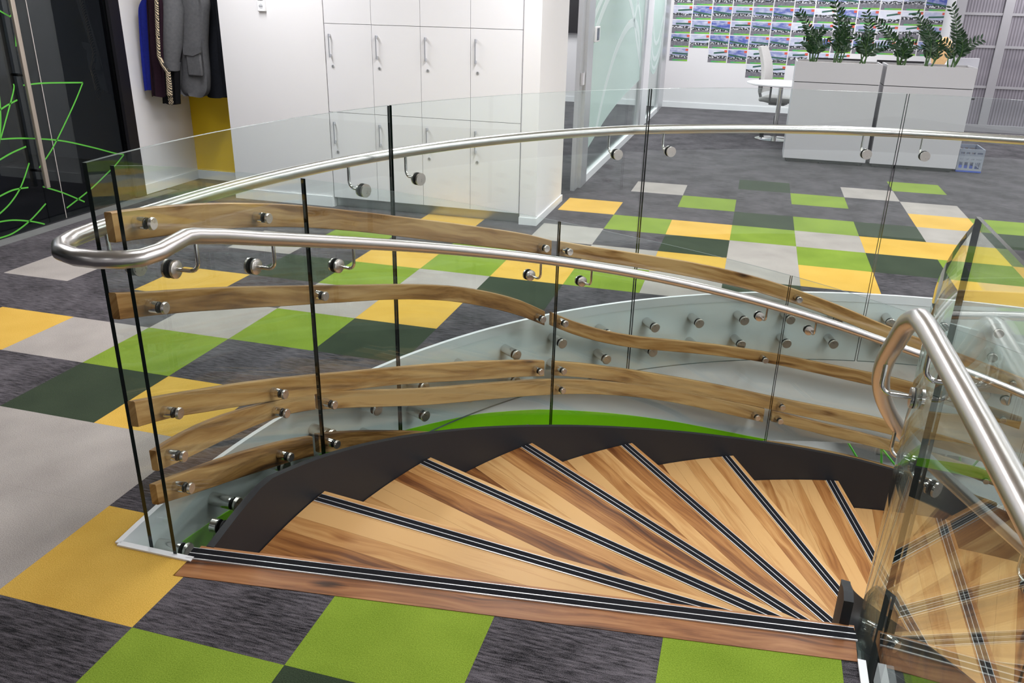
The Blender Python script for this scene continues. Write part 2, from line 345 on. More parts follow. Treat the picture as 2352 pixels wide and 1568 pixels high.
CM = {'Y': C_Y, 'B': C_B, 'L': C_L, 'D': C_D, 'C': C_C}
tiles = []
fwd = ry; 
for i in range(-6, 18):
    for j in range(-14, 24):
        x, y = .5*i, .5*j; g = .00015
        if x < -2.63 and y < 2.6: continue
        poly = [(max(x+g, -2.64), y+g), (x+.5-g, y+g), (x+.5-g, y+.5-g), (max(x+g, -2.64), y+.5-g)]
        ps, whole = carve(poly)
        if not ps: continue
        d = Vector((x+.25, y+.25, 0))-CP; dep = d.dot(ry)
        u = d.dot(rx)/dep if dep > .1 else 9; v = d.dot(rz)/dep if dep > .1 else 9
        vis = dep > .3 and abs(u) < .75 and -.62 < v < .42
        tiles.append((0 if (vis and (i, j) in COLR) else (1 if vis else 2), dep if dep > 0 else 99, i, j, ps))
tiles.sort(key=lambda t: t[:2])
cm = {}
rest = MB()
for rank, dep, i, j, ps in tiles:
    k = COLR.get((i, j), 'C')
    if rank < 2 and len(cm) < 290:
        m = MB(); o0 = (.5*i+.25, .5*j+.25, 0)
        for q in ps: m.prism(q, -.006, 0)
        cm[(i, j)] = m.obj('carpet_tile', CM[k], floor, o0)
    else:
        for q in ps: rest.prism(q, -.006, 0)
ro = rest.obj('carpet_tiles', C_C, floor); tag(ro, 'charcoal carpet tiles towards the far walls', kind='stuff')
# ------------------------------------------------------------------ opening: drum fascia, white edge trim, lower storey
dm = MB(); ring(dm, RIM, RIM+.06, 185.6, -107, -.002, SLAB, 150)
fas = struct(dm.obj('wall_stairwell', DRUM))
tag(fas, 'white curved fascia lining the stair opening')
gb = [(186, -.17), (181.4, -.20), (174.2, -.26), (165.8, -.285), (156.9, -.40), (151.6, -.454), (146.1, -.508), (138.4, -.61), (129.5, -.752), (121, -.893), (116, -.978), (112, -1.04), (109, -1.08)]
gm = MB(); ring(gm, RIM-.003, RIM+.002, 185.4, 109.3, lambda a: interp(gb, a), lambda a: max(SLAB+.001, interp(gb, a)-.62), 60)
gm.obj('lime_band', LIME, fas)['label'] = 'lime green painted band on the white fascia'
tm = MB(); ring(tm, RIM-.004, RIM+.017, 185.6, -107, .006, -.05, 150)
struct(tm.obj('trim_1', WHITE))
e0 = pol(RIM, 185.6)
tm = MB(); tm.box((e0[0]-.002, -1.69, -.05), (.975, -1.668, .006)); struct(tm.obj('trim_2', WHITE, None, (.83, -1.68, -.05)))
tm = MB(); tm.box((XE-.018, -4.56, -.06), (XE+.004, -1.50, .006)); struct(tm.obj('trim_3', WHITE, None, (XE, -3, -.06)))
wl = MB(); wl.box((e0[0]-.02, -1.72, SLAB), (.99, -1.67, -.05)); wl.box((XE-.05, -4.56, SLAB), (XE, -1.52, -.06))
a_, b_ = BL0+bn*.12, BL1+bn*.12
wl.add([(a_[0], a_[1], SLAB), (b_[0], b_[1], SLAB), (b_[0], b_[1], -.05), (a_[0], a_[1], -.05)], [(0, 1, 2, 3), (3, 2, 1, 0)])
struct(wl.obj('wall_landing', DRUM, None, (2, -1.6, SLAB)))
lc = MB(); lv = []
for i in range(n):
    a = 360*i/n; lv += [tuple(pol(RIM, a, SLAB)), tuple(pol(16, a, SLAB))]
lc.add(lv, [(2*i, (2*i+2) % (2*n), (2*i+3) % (2*n), 2*i+1) for i in range(n)])
for q in landing_parts(circ): lc.add([(p[0], p[1], SLAB) for p in q], [tuple(range(len(q)-1, -1, -1))])
struct(lc.obj('ceiling_lower', CEILM))
LFLOOR = plain('lower_floor_grey', S(128, 124, 122), .6, noise=.12, nscale=1.5)
struct(bx('floor_lower', (-8, -12, LOWZ-.1), (16, 14, LOWZ), LFLOOR))
LW = plain('lower_wall_paint', (.7, .7, .7), .7, noise=.03)
for nm, a, b in (('wall_lower_back', (-8, 12, LOWZ), (16, 12.1, SLAB)), ('wall_lower_left', (-8.1, -12, LOWZ), (-8, 12, SLAB)), ('wall_lower_right', (16, -12, LOWZ), (16.1, 12, SLAB)), ('wall_lower_front', (-8, -12.1, LOWZ), (16, -12, SLAB))):
    struct(bx(nm, a, b, LW))
# ------------------------------------------------------------------ staircase
DA, TH0, RISE = 13.894, 186.42, .2
RO, RI = 3.042, 1.03
stair = thing('staircase', (AX[0], AX[1], LOWZ), 'curved timber staircase with charcoal steel stringers winding down the opening', 'staircase')
sto = [(190, .004), (184.7, .004), (180, .036), (178, .05), (172, -.034), (166, -.129), (160, -.228), (154, -.329), (148, -.429), (142, -.526), (136, -.617), (130, -.703), (124, -.782), (118, -.855), (112, -.921), (106, -.983), (100, -1.04), (94, -1.11), (88, -1.19), (80, -1.305), (0, -2.46)]
m = MB(); ring(m, RO+.004, RO+.032, 184.75, -35, lambda a: interp(sto, a), lambda a: interp(sto, a)-(.5 if a < 170 else .3), 150)
m.obj('stringer', STEEL, stair)['label'] = 'charcoal steel outer stringer'
sti = [(186.5, .055), (182, .08), (178, .10), (170, .03), (100, -1.02), (0, -2.47)]
m = MB(); ring(m, 1.008, 1.036, 180.4, -35, lambda a: interp(sti, a), lambda a: interp(sti, a)-(.55 if a < 172 else .4), 120)
m.obj('stringer', STEEL, stair)['label'] = 'charcoal steel inner stringer'
def strip_mesh():
    m = MB(); L0, L1 = RI+.015, RO-.004
    ws = [(-.028, -.0255, 1), (-.0255, -.0015, 0), (-.0015, .0015, 1), (.0015, .0245, 0), (.0245, .0285, 1)]
    for a, b, mi in ws: m.box((L0, a, .030), (L1, b, .0335 if mi else .0328), mi)
    return m.mesh('nosing_strip', [RUB, ALU])
STRIP = strip_mesh()
RISER = MB(); RISER.box((RI+.01, -.030, -.17), (RO-.004, -.018, .0)); RISER = RISER.mesh('riser', STEEL)
rnd = random.Random(11)
TONES = [.75, .25, .9, .5, .1, .8, .4, .95, .6, .2]; tn = 0     # each plank its own shade of timber
for k in range(1, 16):
    a = TH0-DA*k; ar = R(a); z = -RISE*k
    og = (AX[0], AX[1], z-.03)
    outer = [(RO*math.cos(t), RO*math.sin(t)) for t in [R(-3+DA*1.5*i/10) for i in range(11)]]
    poly = [(RI*.9, -.3)]+outer+[(RI*.75, .5)]
    da = R(DA); nx, ny = -math.sin(da), math.cos(da)
    poly = clip(poly, nx, ny, -.012); poly = clip(poly, 0, -1, .054)
    poly = clip(poly, -math.cos(da*.4), -math.sin(da*.4), -RI)
    pm = MB(); pm.prism(poly, -.022, -.001)
    me = pm.mesh('tread', STEEL); tr = link('tread', me, stair, og, ar)
    def sub(name, me, loc=(0, 0, 0)):
        o = bpy.data.objects.new(name, me); COL.objects.link(o); o.parent = tr; o.location = loc; return o
    w0 = -.054; first = True
    while w0 < .9:
        wd = .092 if first else rnd.uniform(.07, .115)
        q = clip(clip(poly, 0, -1, -(w0+.0004)), 0, 1, w0+wd-.0004)
        if parea(q) > 1e-4:
            m = MB(); m.prism(q, 0, .03)
            po = sub('plank', m.mesh('plank', WTREAD))
            po.color = (TONES[tn % len(TONES)]+rnd.uniform(-.08, .08), 0, 0, 1); tn += rnd.choice((1, 1, 2))
        w0 += wd; first = False
    sub('nosing_strip', STRIP)
    sub('riser', RISER)
# landing board at the top
lb = thing('landing_board', (2, -1.6, -.03), 'wide timber landing board with black grip strip at stair top', 'landing nosing')
w_ = .178
c0, c1 = BL0, BL1
poly = [tuple(BL0), tuple(BL1), tuple(BL1+bn*.155+bd*(-.005)), tuple(BL0+bn*.145+bd*.0)]
poly = [(.969, -1.764), (3.044, -1.507), (3.048, -1.352), (.958, -1.606)]
ang = math.atan2(bd[1], bd[0])
def lboard(name, pl, z0, z1, mt):
    m = MB(); ca, sa = math.cos(-ang), math.sin(-ang)
    q = [((p[0]-2)*ca-(p[1]+1.6)*sa, (p[0]-2)*sa+(p[1]+1.6)*ca) for p in pl]
    m.prism(q, z0, z1); return link(name, m.mesh(name, mt), lb, (2, -1.6, 0), ang)
lboard('board', poly, -.04, .002, WBOARD).color = (.5, 0, 0, 1)
P0, P1 = Vector((.947, -1.653)), Vector((3.048, -1.394)); sd = (P1-P0).normalized(); sn = Vector((-sd[1], sd[0]))
m = MB()
for a, b, mi in [(-.028, -.0245, 1), (-.0245, -.0017, 0), (-.0017, .0017, 1), (.0017, .0258, 0), (.0258, .028, 1)]:
    q = [P0+sn*a, P1+sn*a, P1+sn*b, P0+sn*b]
    m.prism([tuple(x) for x in q], .001, .0065 if mi else .0055, mi)
m.obj('nosing_strip', [RUB, ALU], lb)
# ------------------------------------------------------------------ outer glass balustrade
def standoff_mesh(name, cap_r, cap_t, gap0, glass_t, barrel, bar_r):
    """axis +x pointing away from the stair centre; x=0 at the inner face of the glass"""
    m = MB()
    m.lathe([(cap_r*.9, -cap_t-.003), (cap_r, -cap_t), (cap_r, -.003)], 'x', 20, 0, mis=[0, 0, 1])
    m.lathe([(cap_r*.94, -.003), (cap_r*.94, .0)], 'x', 20, 2)
    m.lathe([(bar_r*.94, glass_t), (bar_r*.94, glass_t+.002)], 'x', 20, 2)
    m.lathe([(bar_r, glass_t+.002), (bar_r, glass_t+barrel)], 'x', 20, 1)
    return m.mesh(name, [CAPM, CHROME, BLACK])
OG0, OG1 = 3.252, 3.266
outer_b = thing('glass_balustrade', (AX[0], AX[1], 0), 'tall frameless glass guard curving around the far side of the stair opening', 'balustrade')
OJ = [185.3, 157.5, 128.7, 101.3, 73.2, 45, 17]
for a, b in zip(OJ, OJ[1:]):
    panel('glass_panel', outer_b, OG0, OG1, a if a == OJ[0] else a-.12, b+.12, lambda t: 1.28 if t > 120 else 1.28-.03*min(1, (120-t)/30), lambda t: -.42)
SO = standoff_mesh('standoff', .030, .011, 0, OG1-OG0, RIM-OG1+.002, .027)
for a, b in zip(OJ, OJ[1:]):
    lo, hi = b+2.9, a-2.9
    for i in range(5):
        t = hi+(lo-hi)*i/4
        for z in (-.14, -.305): link('standoff', SO, outer_b, tuple(pol(OG0, t, z)), R(t))
# ------------------------------------------------------------------ stair glass balustrade with timber slats
IG0, IG1 = 3.144, 3.157
igt = [(186, 1.285), (182, 1.245), (176, 1.171), (170, 1.092), (164, 1.006), (158, .916), (152, .823), (146, .728), (140, .633), (134, .539), (128, .446), (122, .354), (116, .262), (110, .171), (104, .079), (98, -.015), (92, -.112), (86, -.205), (80, -.296), (0, -1.5)]
inner_b = thing('slatted_glass_balustrade', (AX[0], AX[1], -1), 'stair-side glass balustrade carrying wavy timber slats above the outer stringer', 'balustrade')
IJ = [185.9, 168.9, 139.7, 111.1, 82.3, 53.5, 24.7]
for a, b in zip(IJ, IJ[1:]):
    panel('glass_panel', inner_b, IG0, IG1, a if a == IJ[0] else a-.1, b+.1, lambda t: interp(igt, t), lambda t: min(-.05, interp(sto, t)-.2))
SL = {
'S1a':[(185.4,1.145,1.057),(182.3,1.119,1.026),(179.3,1.091,0.998),(176.2,1.059,0.968),(173.2,1.023,0.934),(170.1,0.984,0.895),(167.0,0.940,0.852),(164.0,0.894,0.806),(160.9,0.847,0.757),(157.9,0.800,0.707),(154.8,0.753,0.656),(151.7,0.706,0.607),(148.7,0.660,0.561),(145.6,0.613,0.515),(142.6,0.565,0.470),(139.9,0.513,0.430)],
'S1b':[(138.9,0.501,0.420),(135.9,0.455,0.375),(132.8,0.412,0.330),(129.7,0.371,0.288),(126.7,0.332,0.245),(123.6,0.293,0.203),(120.6,0.252,0.161),(117.5,0.208,0.116),(114.4,0.160,0.068),(111.4,0.107,0.015),(108.3,0.049,-0.042),(105.2,-0.012,-0.101),(102.2,-0.076,-0.161),(99.1,-0.143,-0.225),(92,-.27,-.355),(83,-.41,-.49)],
'S2a':[(186.1,0.918,0.836),(183.0,0.864,0.786),(179.9,0.815,0.735),(176.9,0.767,0.684),(173.8,0.717,0.634),(170.8,0.668,0.585),(167.7,0.619,0.539),(164.7,0.572,0.495),(161.6,0.527,0.453),(158.5,0.484,0.411),(155.5,0.441,0.366),(152.4,0.394,0.315),(149.4,0.340,0.256),(146.3,0.275,0.187),(143.2,0.198,0.109),(140.4,0.109,0.024)],
'S2b':[(139.5,0.092,0.012),(136.8,0.012,-0.068),(133.8,-0.064,-0.142),(130.8,-0.124,-0.201),(127.8,-0.171,-0.248),(124.7,-0.208,-0.284),(121.7,-0.241,-0.316),(118.7,-0.272,-0.346),(115.7,-0.305,-0.377),(112.6,-0.339,-0.411),(109.6,-0.374,-0.447),(106.6,-0.408,-0.484),(103.6,-0.439,-0.519),(100.6,-0.467,-0.551),(97.5,-0.493,-0.577),(94.5,-0.526,-0.605),(83,-.66,-.74)],
'S3a':[(186.1,0.569,0.481),(183.0,0.508,0.425),(180.0,0.449,0.361),(176.9,0.391,0.298),(173.8,0.332,0.238),(170.7,0.274,0.181),(167.6,0.217,0.126),(164.6,0.162,0.073),(161.5,0.110,0.020),(158.4,0.061,-0.032),(155.3,0.015,-0.084),(152.2,-0.030,-0.134),(149.1,-0.073,-0.180),(146.1,-0.116,-0.221),(143.0,-0.158,-0.258),(140.2,-0.198,-0.295)],
'S3b':[(139.0,-0.216,-0.305),(135.7,-0.267,-0.358),(132.7,-0.318,-0.409),(129.7,-0.368,-0.460),(126.7,-0.418,-0.511),(123.7,-0.466,-0.561),(120.7,-0.514,-0.610),(117.6,-0.561,-0.657),(114.6,-0.607,-0.702),(111.6,-0.651,-0.744),(108.6,-0.690,-0.784),(105.6,-0.724,-0.820),(102.6,-0.753,-0.852),(99.6,-0.779,-0.880),(96.5,-0.809,-0.904),(83,-.95,-1.04)],
'S4a':[(185.0,0.362,0.287),(182.3,0.343,0.247),(179.5,0.314,0.215),(176.7,0.276,0.187),(174.0,0.235,0.157),(171.2,0.192,0.119),(168.5,0.150,0.069)],
'S4b':[(168.0,0.141,0.057),(164.8,0.075,-0.013),(161.8,0.010,-0.079),(158.8,-0.051,-0.142),(155.9,-0.106,-0.199),(152.9,-0.155,-0.250),(149.9,-0.198,-0.295),(146.9,-0.237,-0.335),(144.0,-0.272,-0.372),(141.0,-0.308,-0.407),(138.0,-0.344,-0.442),(135.0,-0.383,-0.478),(132.1,-0.425,-0.517),(129.1,-0.470,-0.559),(126.1,-0.517,-0.605),(123.1,-0.567,-0.653),(120.2,-0.616,-0.704),(117.2,-0.664,-0.756),(114.2,-0.709,-0.807),(111.4,-0.752,-0.850)],
'S4c':[(110.4,-0.766,-0.845),(107.3,-0.814,-0.893),(104.2,-0.858,-0.938),(101.0,-0.897,-0.976),(97.8,-0.933,-1.011),(94.6,-0.967,-1.045),(83,-1.10,-1.18)],
'S5a':[(185.5,0.253,0.176),(182.7,0.203,0.112),(179.9,0.155,0.054),(177.1,0.106,0.001),(174.4,0.057,-0.049),(171.6,0.006,-0.097),(169.1,-0.046,-0.143)],
'S5b':[(168.4,-0.053,-0.146),(165.6,-0.116,-0.215),(162.7,-0.185,-0.275),(159.8,-0.256,-0.345),(156.8,-0.329,-0.418),(153.9,-0.403,-0.49),(148,-.53,-.62),(140.4,-.68,-.77)],
'S5c':[(110.5,-0.998,-1.090),(107.3,-1.026,-1.12),(104.1,-1.057,-1.15),(100.8,-1.089,-1.18),(97.6,-1.124,-1.215),(94.3,-1.162,-1.25),(83,-1.30,-1.39)]}
def catmull(pts, sub=3):
    out = []
    n = len(pts)
    for i in range(n-1):
        p0, p1, p2, p3 = pts[max(0, i-1)], pts[i], pts[i+1], pts[min(n-1, i+2)]
        for s in range(sub):
            t = s/sub
            out.append(tuple(.5*((2*b)+(-a+c)*t+(2*a-5*b+4*c-d)*t*t+(-a+3*b-3*c+d)*t**3) for a, b, c, d in zip(p0, p1, p2, p3)))
    out.append(pts[-1]); return out
SR0, SR1 = 3.196, 3.220
def slat(tab, name='wooden_slat', r0=SR0, r1=SR1, parent=None):
    tab = catmull(tab, 2); m = MB(); uv = []; c = .003
    for a, t, b in tab:
        u = R(a)*r0
        prof = [(r0, b+c), (r0, t-c), (r0+c, t), (r1-c, t), (r1, t-c), (r1, b+c), (r1-c, b), (r0+c, b)]
        for r, z in prof:
            m.v.append(tuple(pol(r, a, z))); uv.append((u, z-.5*(t+b)+(r-r0)))
    n = len(tab); k = 8
    for i in range(n-1):
        for j in range(k):
            m.f.append((i*k+j, (i+1)*k+j, (i+1)*k+(j+1) % k, i*k+(j+1) % k)); m.m.append(0); m.sm.append(False)
    m.f.append(tuple(range(k))); m.m.append(0); m.sm.append(False)
    m.f.append(tuple((n-1)*k+j for j in range(k-1, -1, -1))); m.m.append(0); m.sm.append(False)
    return m.obj(name, WSLAT, parent, uv=uv)
for kx, tb in SL.items(): slat(tb, parent=inner_b).color = ({'S1': .6, 'S2': .45, 'S3': .5, 'S4': .75, 'S5': .05}[kx[:2]]+(.15 if kx[2] == 'b' else 0), 0, 0, 1)
# the flight goes on below: the same slats on the next panels
for za, off in ((-.42, .085), (-.67, .08), (-.96, .09), (-1.12, .08), (-1.32, .09)):
    slat([(81.6-3*i, za-.0155*3*i+.02*math.sin(i*.9+za*3), za-off-.0155*3*i+.02*math.sin(i*.9+za*3)) for i in range(9)], parent=inner_b)
SI = standoff_mesh('standoff', .0195, .009, 0, IG1-IG0, SR0-IG1+.002, .0185)
SB = [(183.7,1.093),(173,.972),(141.3,.493),(138.4,.451),(109.8,.033),(183.7,.83),(167.7,.584),(141.4,.09),(138.5,.032),(112.7,-.374),(183.8,.471),(173,.265),(141.4,-.228),(138.4,-.264),(109.7,-.715),(184,.318),(173,.181),(167.5,.083),(138.4,-.388),(112.6,-.786),(109.7,-.816),(183.8,.19),(173,-.02),(167.5,-.112),(85,-.42),(85,-.67),(85,-.97),(85,-1.12),(80,-.49),(80,-.74),(80,-1.03),(80,-1.18)]
for a, z in SB: link('standoff', SI, inner_b, tuple(pol(IG0, a, z)), R(a))
SH = MB(); SH.lathe([(.02, .012), (.026, .014), (.026, .05), (.023, .053), (.023, .066)], 'x', 20, 0)
SH.lathe([(.0265, .066), (.0265, .072)], 'x', 20, 1); SH.lathe([(.0265, .085), (.0265, .09)], 'x', 20, 1); SH.lathe([(.026, .09), (.026, .115)], 'x', 20, 0)
SH = SH.mesh('stringer_standoff', [CHROME, BLACK])
for a, dz in ((181.2, -.09), (172.8, -.1), (166, -.1), (142.5, -.07), (136, -.1), (114, -.1), (108, -.1)):
    link('stringer_standoff', SH, inner_b, tuple(pol(RO+.02, a, interp(sto, a)+dz)), R(a))
# ------------------------------------------------------------------ handrails
RT = .0252
orr, irr, RZ = 3.345, 3.055, 1.05
irz = [(182, 1.042), (176, .948), (170, .859), (164, .772), (158, .686), (152, .6), (146, .515), (140, .428), (134, .341), (128, .252), (122, .161), (116, .068), (110, -.028), (104, -.126), (98, -.226), (92, -.32), (86, -.412), (0, -1.75)]
rail = thing('handrail', (.85, -1.7, 0), 'brushed stainless handrail looping around the glass ends and down the stair', 'handrail')
path = []
for a in [20+2*i for i in range(80)]:
    if a > 178: break
    path.append(pol(orr, a, RZ if a > 130 else RZ-.03*min(1, (130-a)/40)))
path += [Vector((.688, -1.40, RZ)), Vector((.686, -1.55, RZ)), Vector((.692, -1.635, RZ)), Vector((.715, -1.705, RZ)), Vector((.765, -1.758, RZ)), Vector((.835, -1.782, RZ-.001)), Vector((.905, -1.778, RZ-.002)), Vector((.962, -1.757, RZ-.003)), Vector((.995, -1.72, RZ-.004)), Vector((1.006, -1.66, RZ-.003)), Vector((1.0, -1.60, RZ))]
path += [pol(irr, 183.2, RZ+.002), pol(irr, 182.4, 1.045), pol(irr, 181.4, 1.030)]
a = 180
while a > 15: path.append(pol(irr, a, interp(irz, a))); a -= 2
m = MB(); m.tube(path, RT, 24); m.obj('rail_tube', RAIL, rail)
def bracket(parent, a, zd, rail_r, rail_z, g0, g1, inside):
    """disc on the glass, rod out to the rail and up into it"""
    m = MB(); og = pol(g0 if inside else g1, a, zd); er = Vector((math.cos(R(a)), math.sin(R(a)), 0)); s = -1 if inside else 1
    dr = abs(rail_r-(g0 if inside else g1))
    pts = [er*(s*.008), er*(s*(dr-.03))]
    c = er*(s*(dr-.03))+Vector((0, 0, .03))
    for i in range(1, 6):
        t = PI/2*i/5; pts.append(c+er*(s*.03*math.sin(t))+Vector((0, 0, -.03*math.cos(t))))
    pts.append(er*(s*dr)+Vector((0, 0, rail_z-zd-RT*.7)))
    m.tube(pts, .0065, 10, 0)
    o = link('bracket', m.mesh('bracket', CHROME), parent, tuple(og))
    q = MB(); gt = g1-g0; e = -1 if inside else 1
    q.lathe(sorted([(.0295, e*.0), (.0295, e*.004)], key=lambda t: t[1]), 'x', 20, 1)
    pr = [(.029, e*.004), (.029, e*.012), (.025, e*.0145)]
    q.lathe(pr if e > 0 else pr[::-1], 'x', 20, 2)
    pr = [(.029, -e*(gt+.002)), (.029, -e*(gt+.012))]
    q.lathe(pr if e < 0 else pr[::-1], 'x', 20, 2)
    q.lathe(sorted([(.0295, -e*(gt)), (.0295, -e*(gt+.004))], key=lambda t: t[1]), 'x', 20, 1)
    d = bpy.data.objects.new('disc', q.mesh('disc', [CHROME, BLACK, CAPM])); COL.objects.link(d); d.parent = o; d.rotation_euler = (0, 0, R(a))
    return o
for a in (182.7, 160.6, 154.6, 132, 125.9, 104.4, 98.5, 76.2, 70.2): bracket(rail, a, .935 if a > 120 else .912, orr, RZ, OG0, OG1, False)
for a in (182.3, 174.7, 166, 143.2, 136.7, 114.2, 108.1, 85.3, 79.3): bracket(rail, a, interp(irz, a)-.112, irr, interp(irz, a), IG0, IG1, True)
# inner well rail, glass
G2A, G2B = .949, .959
igt2 = [(187, 1.285), (100, -.035), (0, -1.55)]
well = thing('curved_glass_screen', (AX[0], AX[1], -1), 'tightly curved clear glass screen around the inner well of the stair', 'glass screen')
WJ = [187.2, 142, 97, 52, 7]
for a, b in zip(WJ, WJ[1:]):
    panel('glass_panel', well, G2A, G2B, a-.15, b+.15, lambda t: interp(igt2, t), lambda t: interp(sti, t)-.22)
WS = MB(); WS.lathe([(.026, -.012), (.026, 0)], 'x', 20, 0); WS.lathe([(.026, .014), (.026, .055)], 'x', 20, 0); WS.lathe([(.027, .0), (.027, .014)], 'x', 20, 1)
WS = WS.mesh('standoff', [CHROME, BLACK])
for a in (147, 137, 102, 92): link('standoff', WS, well, tuple(pol(G2A, a, interp(sti, a)-.1)), R(a))
GX = 3.082
guard = thing('glass_guard', (GX, -3, 0), 'clear flat glass guard panel beside the landing at the right', 'balustrade')
for y0, y1 in ((-2.92, -1.468), (-4.5, -2.93)):
    m = MB(); m.box((GX, y0, -.42), (GX+.010, y1, 1.29))
    o = m.obj('glass_panel', [GL, GEDGE], guard)
    for p in o.data.polygons: p.material_index = 0 if abs(p.normal.x) > .5 else 1
GS = standoff_mesh('standoff', .030, .011, 0, .013, .03, .027)
wr = thing('well_handrail', (3.0, -1.48, 0), 'brushed stainless handrail running beside the guard panel and curling down the inner well', 'handrail')
r2 = 1.046
z2 = lambda a: 1.045-.0152*(188.5-a)
path = [Vector((3.03, -4.4, 1.05)), Vector((3.03, -3.0, 1.05)), Vector((3.024, -2.2, 1.05)), Vector((3.015, -1.8, 1.05)), Vector((3.01, -1.60, 1.05)), Vector((3.004, -1.54, 1.05)), pol(r2, 188.5, 1.045), pol(r2, 186.5, 1.028), pol(r2, 184, 1.0)]
a = 180
while a > -15: path.append(pol(r2, a, z2(a) if a < 182 else 1.0)); a -= 4
def smooth_path(p, it=1):
    for _ in range(it):
        q = [p[0]]
        for u, v in zip(p, p[1:]): q += [u*.75+v*.25, u*.25+v*.75]
        p = q+[p[-1]]
    return p
m = MB(); m.tube(smooth_path(path, 1), RT, 24, up=Vector((0, 0, 1))); m.obj('rail_tube', RAIL, wr)
def wbracket(base, rail_pt, dirn):
    """rod from a disc at base (on the glass) out along dirn then up to the rail point"""
    m = MB(); b = Vector(base); rp = Vector(rail_pt); d = Vector((rp.x-b.x, rp.y-b.y, 0)); L = d.length; d.normalize()
    pts = [b, b+d*(L-.03)]
    for i in range(1, 6):
        t = PI/2*i/5; pts.append(b+d*(L-.03)+Vector((0, 0, .03))+d*(.03*math.sin(t))+Vector((0, 0, -.03*math.cos(t))))
    pts.append(Vector((rp.x, rp.y, rp.z-RT*.7)))
    m.tube(pts, .0065, 10, 0)
    o = m.obj('bracket', CHROME, wr, tuple(b))
    q = MB(); q.lathe([(.029, -.011), (.029, -.003)], 'x', 20, 0); q.lathe([(.0295, -.003), (.0295, .0)], 'x', 20, 1); q.lathe([(.0295, .013), (.0295, .016)], 'x', 20, 1); q.lathe([(.029, .016), (.029, .024)], 'x', 20, 0)
    e = bpy.data.objects.new('disc', q.mesh('disc', [CHROME, BLACK])); COL.objects.link(e); e.parent = o; e.rotation_euler = (0, 0, math.atan2(-d.y, -d.x))
for y in (-1.62, -2.8): wbracket((GX, y, .935), (3.018, y, 1.05), None)
for a in (176, 147, 137, 102): wbracket(tuple(pol(G2B, a, z2(a)-.115)), tuple(pol(r2, a, z2(a))), None)
# ------------------------------------------------------------------ room shell
def wbox(name, a, b, mt=WALL): return struct(bx(name, a, b, mt))
wbox('ceiling', (-2.65, -7, CEIL), (9, 12, CEIL+.1), CEILM)
wbox('wall_back', (-1.82, 2.9, 0), (-.862, 3.5, CEIL))
wbox('wall_back_bulkhead', (-.862, 2.905, 2.2), (.81, 3.5, CEIL))
wbox('wall_back_core', (-.862, 3.42, 0), (.81, 3.5, 2.2))
wbox('wall_column', (.815, 2.895, 0), (.952, 3.83, CEIL))
wbox('wall_left', (-2.75, 2.705, 0), (-2.65, 3.56, CEIL))
wbox('wall_alcove', (-2.65, 3.5, 0), (-1.82, 3.56, CEIL), YEL)
wbox('baseboard_back', (-1.83, 2.886, 0), (-.872, 2.9, .09), WHITE)
wbox('baseboard_column', (.812, 2.884, 0), (.963, 3.842, .06), WHITE)
wbox('baseboard_left', (-2.65, 2.71, 0), (-2.636, 3.5, .085), WHITE)
wbox('baseboard_alcove', (-2.636, 3.486, 0), (-1.83, 3.5, .085), WHITE)
wbox('wall_far', (-2.2, 11.6, 0), (5.45, 11.7, CEIL))
wbox('baseboard_far', (-2.0, 11.585, 0), (5.3, 11.6, .09), WHITE)
wbox('wall_meeting_left', (-2.2, 3.56, 0), (-2.1, 11.6, CEIL))
wbox('wall_meeting_near', (-2.1, 3.5, 0), (.81, 3.56, CEIL))
wbox('wall_right', (9, -7, 0), (9.1, 12, CEIL))
wbox('wall_front', (-2.65, -7.1, 0), (9, -7, CEIL))
# dark lobby behind tinted glazing
DK = plain('dark_lobby_paint', (.20, .20, .21), .8, noise=.1); DKT = plain('dark_stone_tile', (.03, .03, .033), .35, noise=.25, nscale=3)
wbox('floor_lobby', (-7, -7, -.1), (-2.66, 4, -.003), DKT)
wbox('wall_lobby_back', (-7.1, -7, 0), (-7, 4, CEIL), DK); wbox('wall_lobby_end', (-7, 3.9, 0), (-2.76, 4, CEIL), DK); wbox('wall_lobby_front', (-7, -7.1, 0), (-2.65, -7, CEIL), DK)
wbox('ceiling_lobby', (-7, -7, CEIL), (-2.65, 4, CEIL+.1), DK)
cnt = thing('reception_counter', (-5.4, 1.2, 0), 'grey reception counter dimly seen behind the tinted glass', 'counter')
bx('body', (-5.6, -1.5, 0), (-5.2, 3.6, .95), plain('counter_grey', (.17, .17, .17), .6, noise=.1), cnt); bx('counter_top', (-5.65, -1.55, .95), (-5.1, 3.65, 1.0), plain('counter_top', (.34, .34, .34), .4, noise=.1), cnt)
for x, y, lab in ((-4.3, 1.9, 'slim blue column behind the tinted glass near the handle'), (-4.9, 3.35, 'slim blue column behind the tinted glass near the black post')):
    t = thing('column', (x, y, 0), lab, 'column', 'blue columns in the lobby')
    bx('shaft', (x-.06, y-.08, 0), (x+.06, y+.08, CEIL), plain('blue_paint', S(24, 70, 118), .5, noise=.1), t); bx('foot_plate', (x-.1, y-.12, 0), (x+.1, y+.12, .02), FRAMEK, t)
win = struct(bpy.data.objects.new('window_1', None)); COL.objects.link(win); win.location = (-2.66, 0, 0); ORG[win.name] = Vector((-2.66, 0, 0))
bx('window_frame', (-2.72, 2.585, 0), (-2.63, 2.705, CEIL), FRAMEK, win)
for y0, y1 in ((1.776, 2.585), (.78, 1.60), (-.4, .775), (-2, -.405), (-4, -2.005), (-7, -4.005), (1.606, 1.769)):
    bx('pane', (-2.672, y0, .004), (-2.66, y1, CEIL), GDARK, win)
bx('seal_strip', (-2.672, 1.7695, .004), (-2.659, 1.7755, CEIL), plain('seal_glint', (.55, .5, .47), .4, noise=.05), win)  # pale colour stands for light caught on the door's glass edge seam
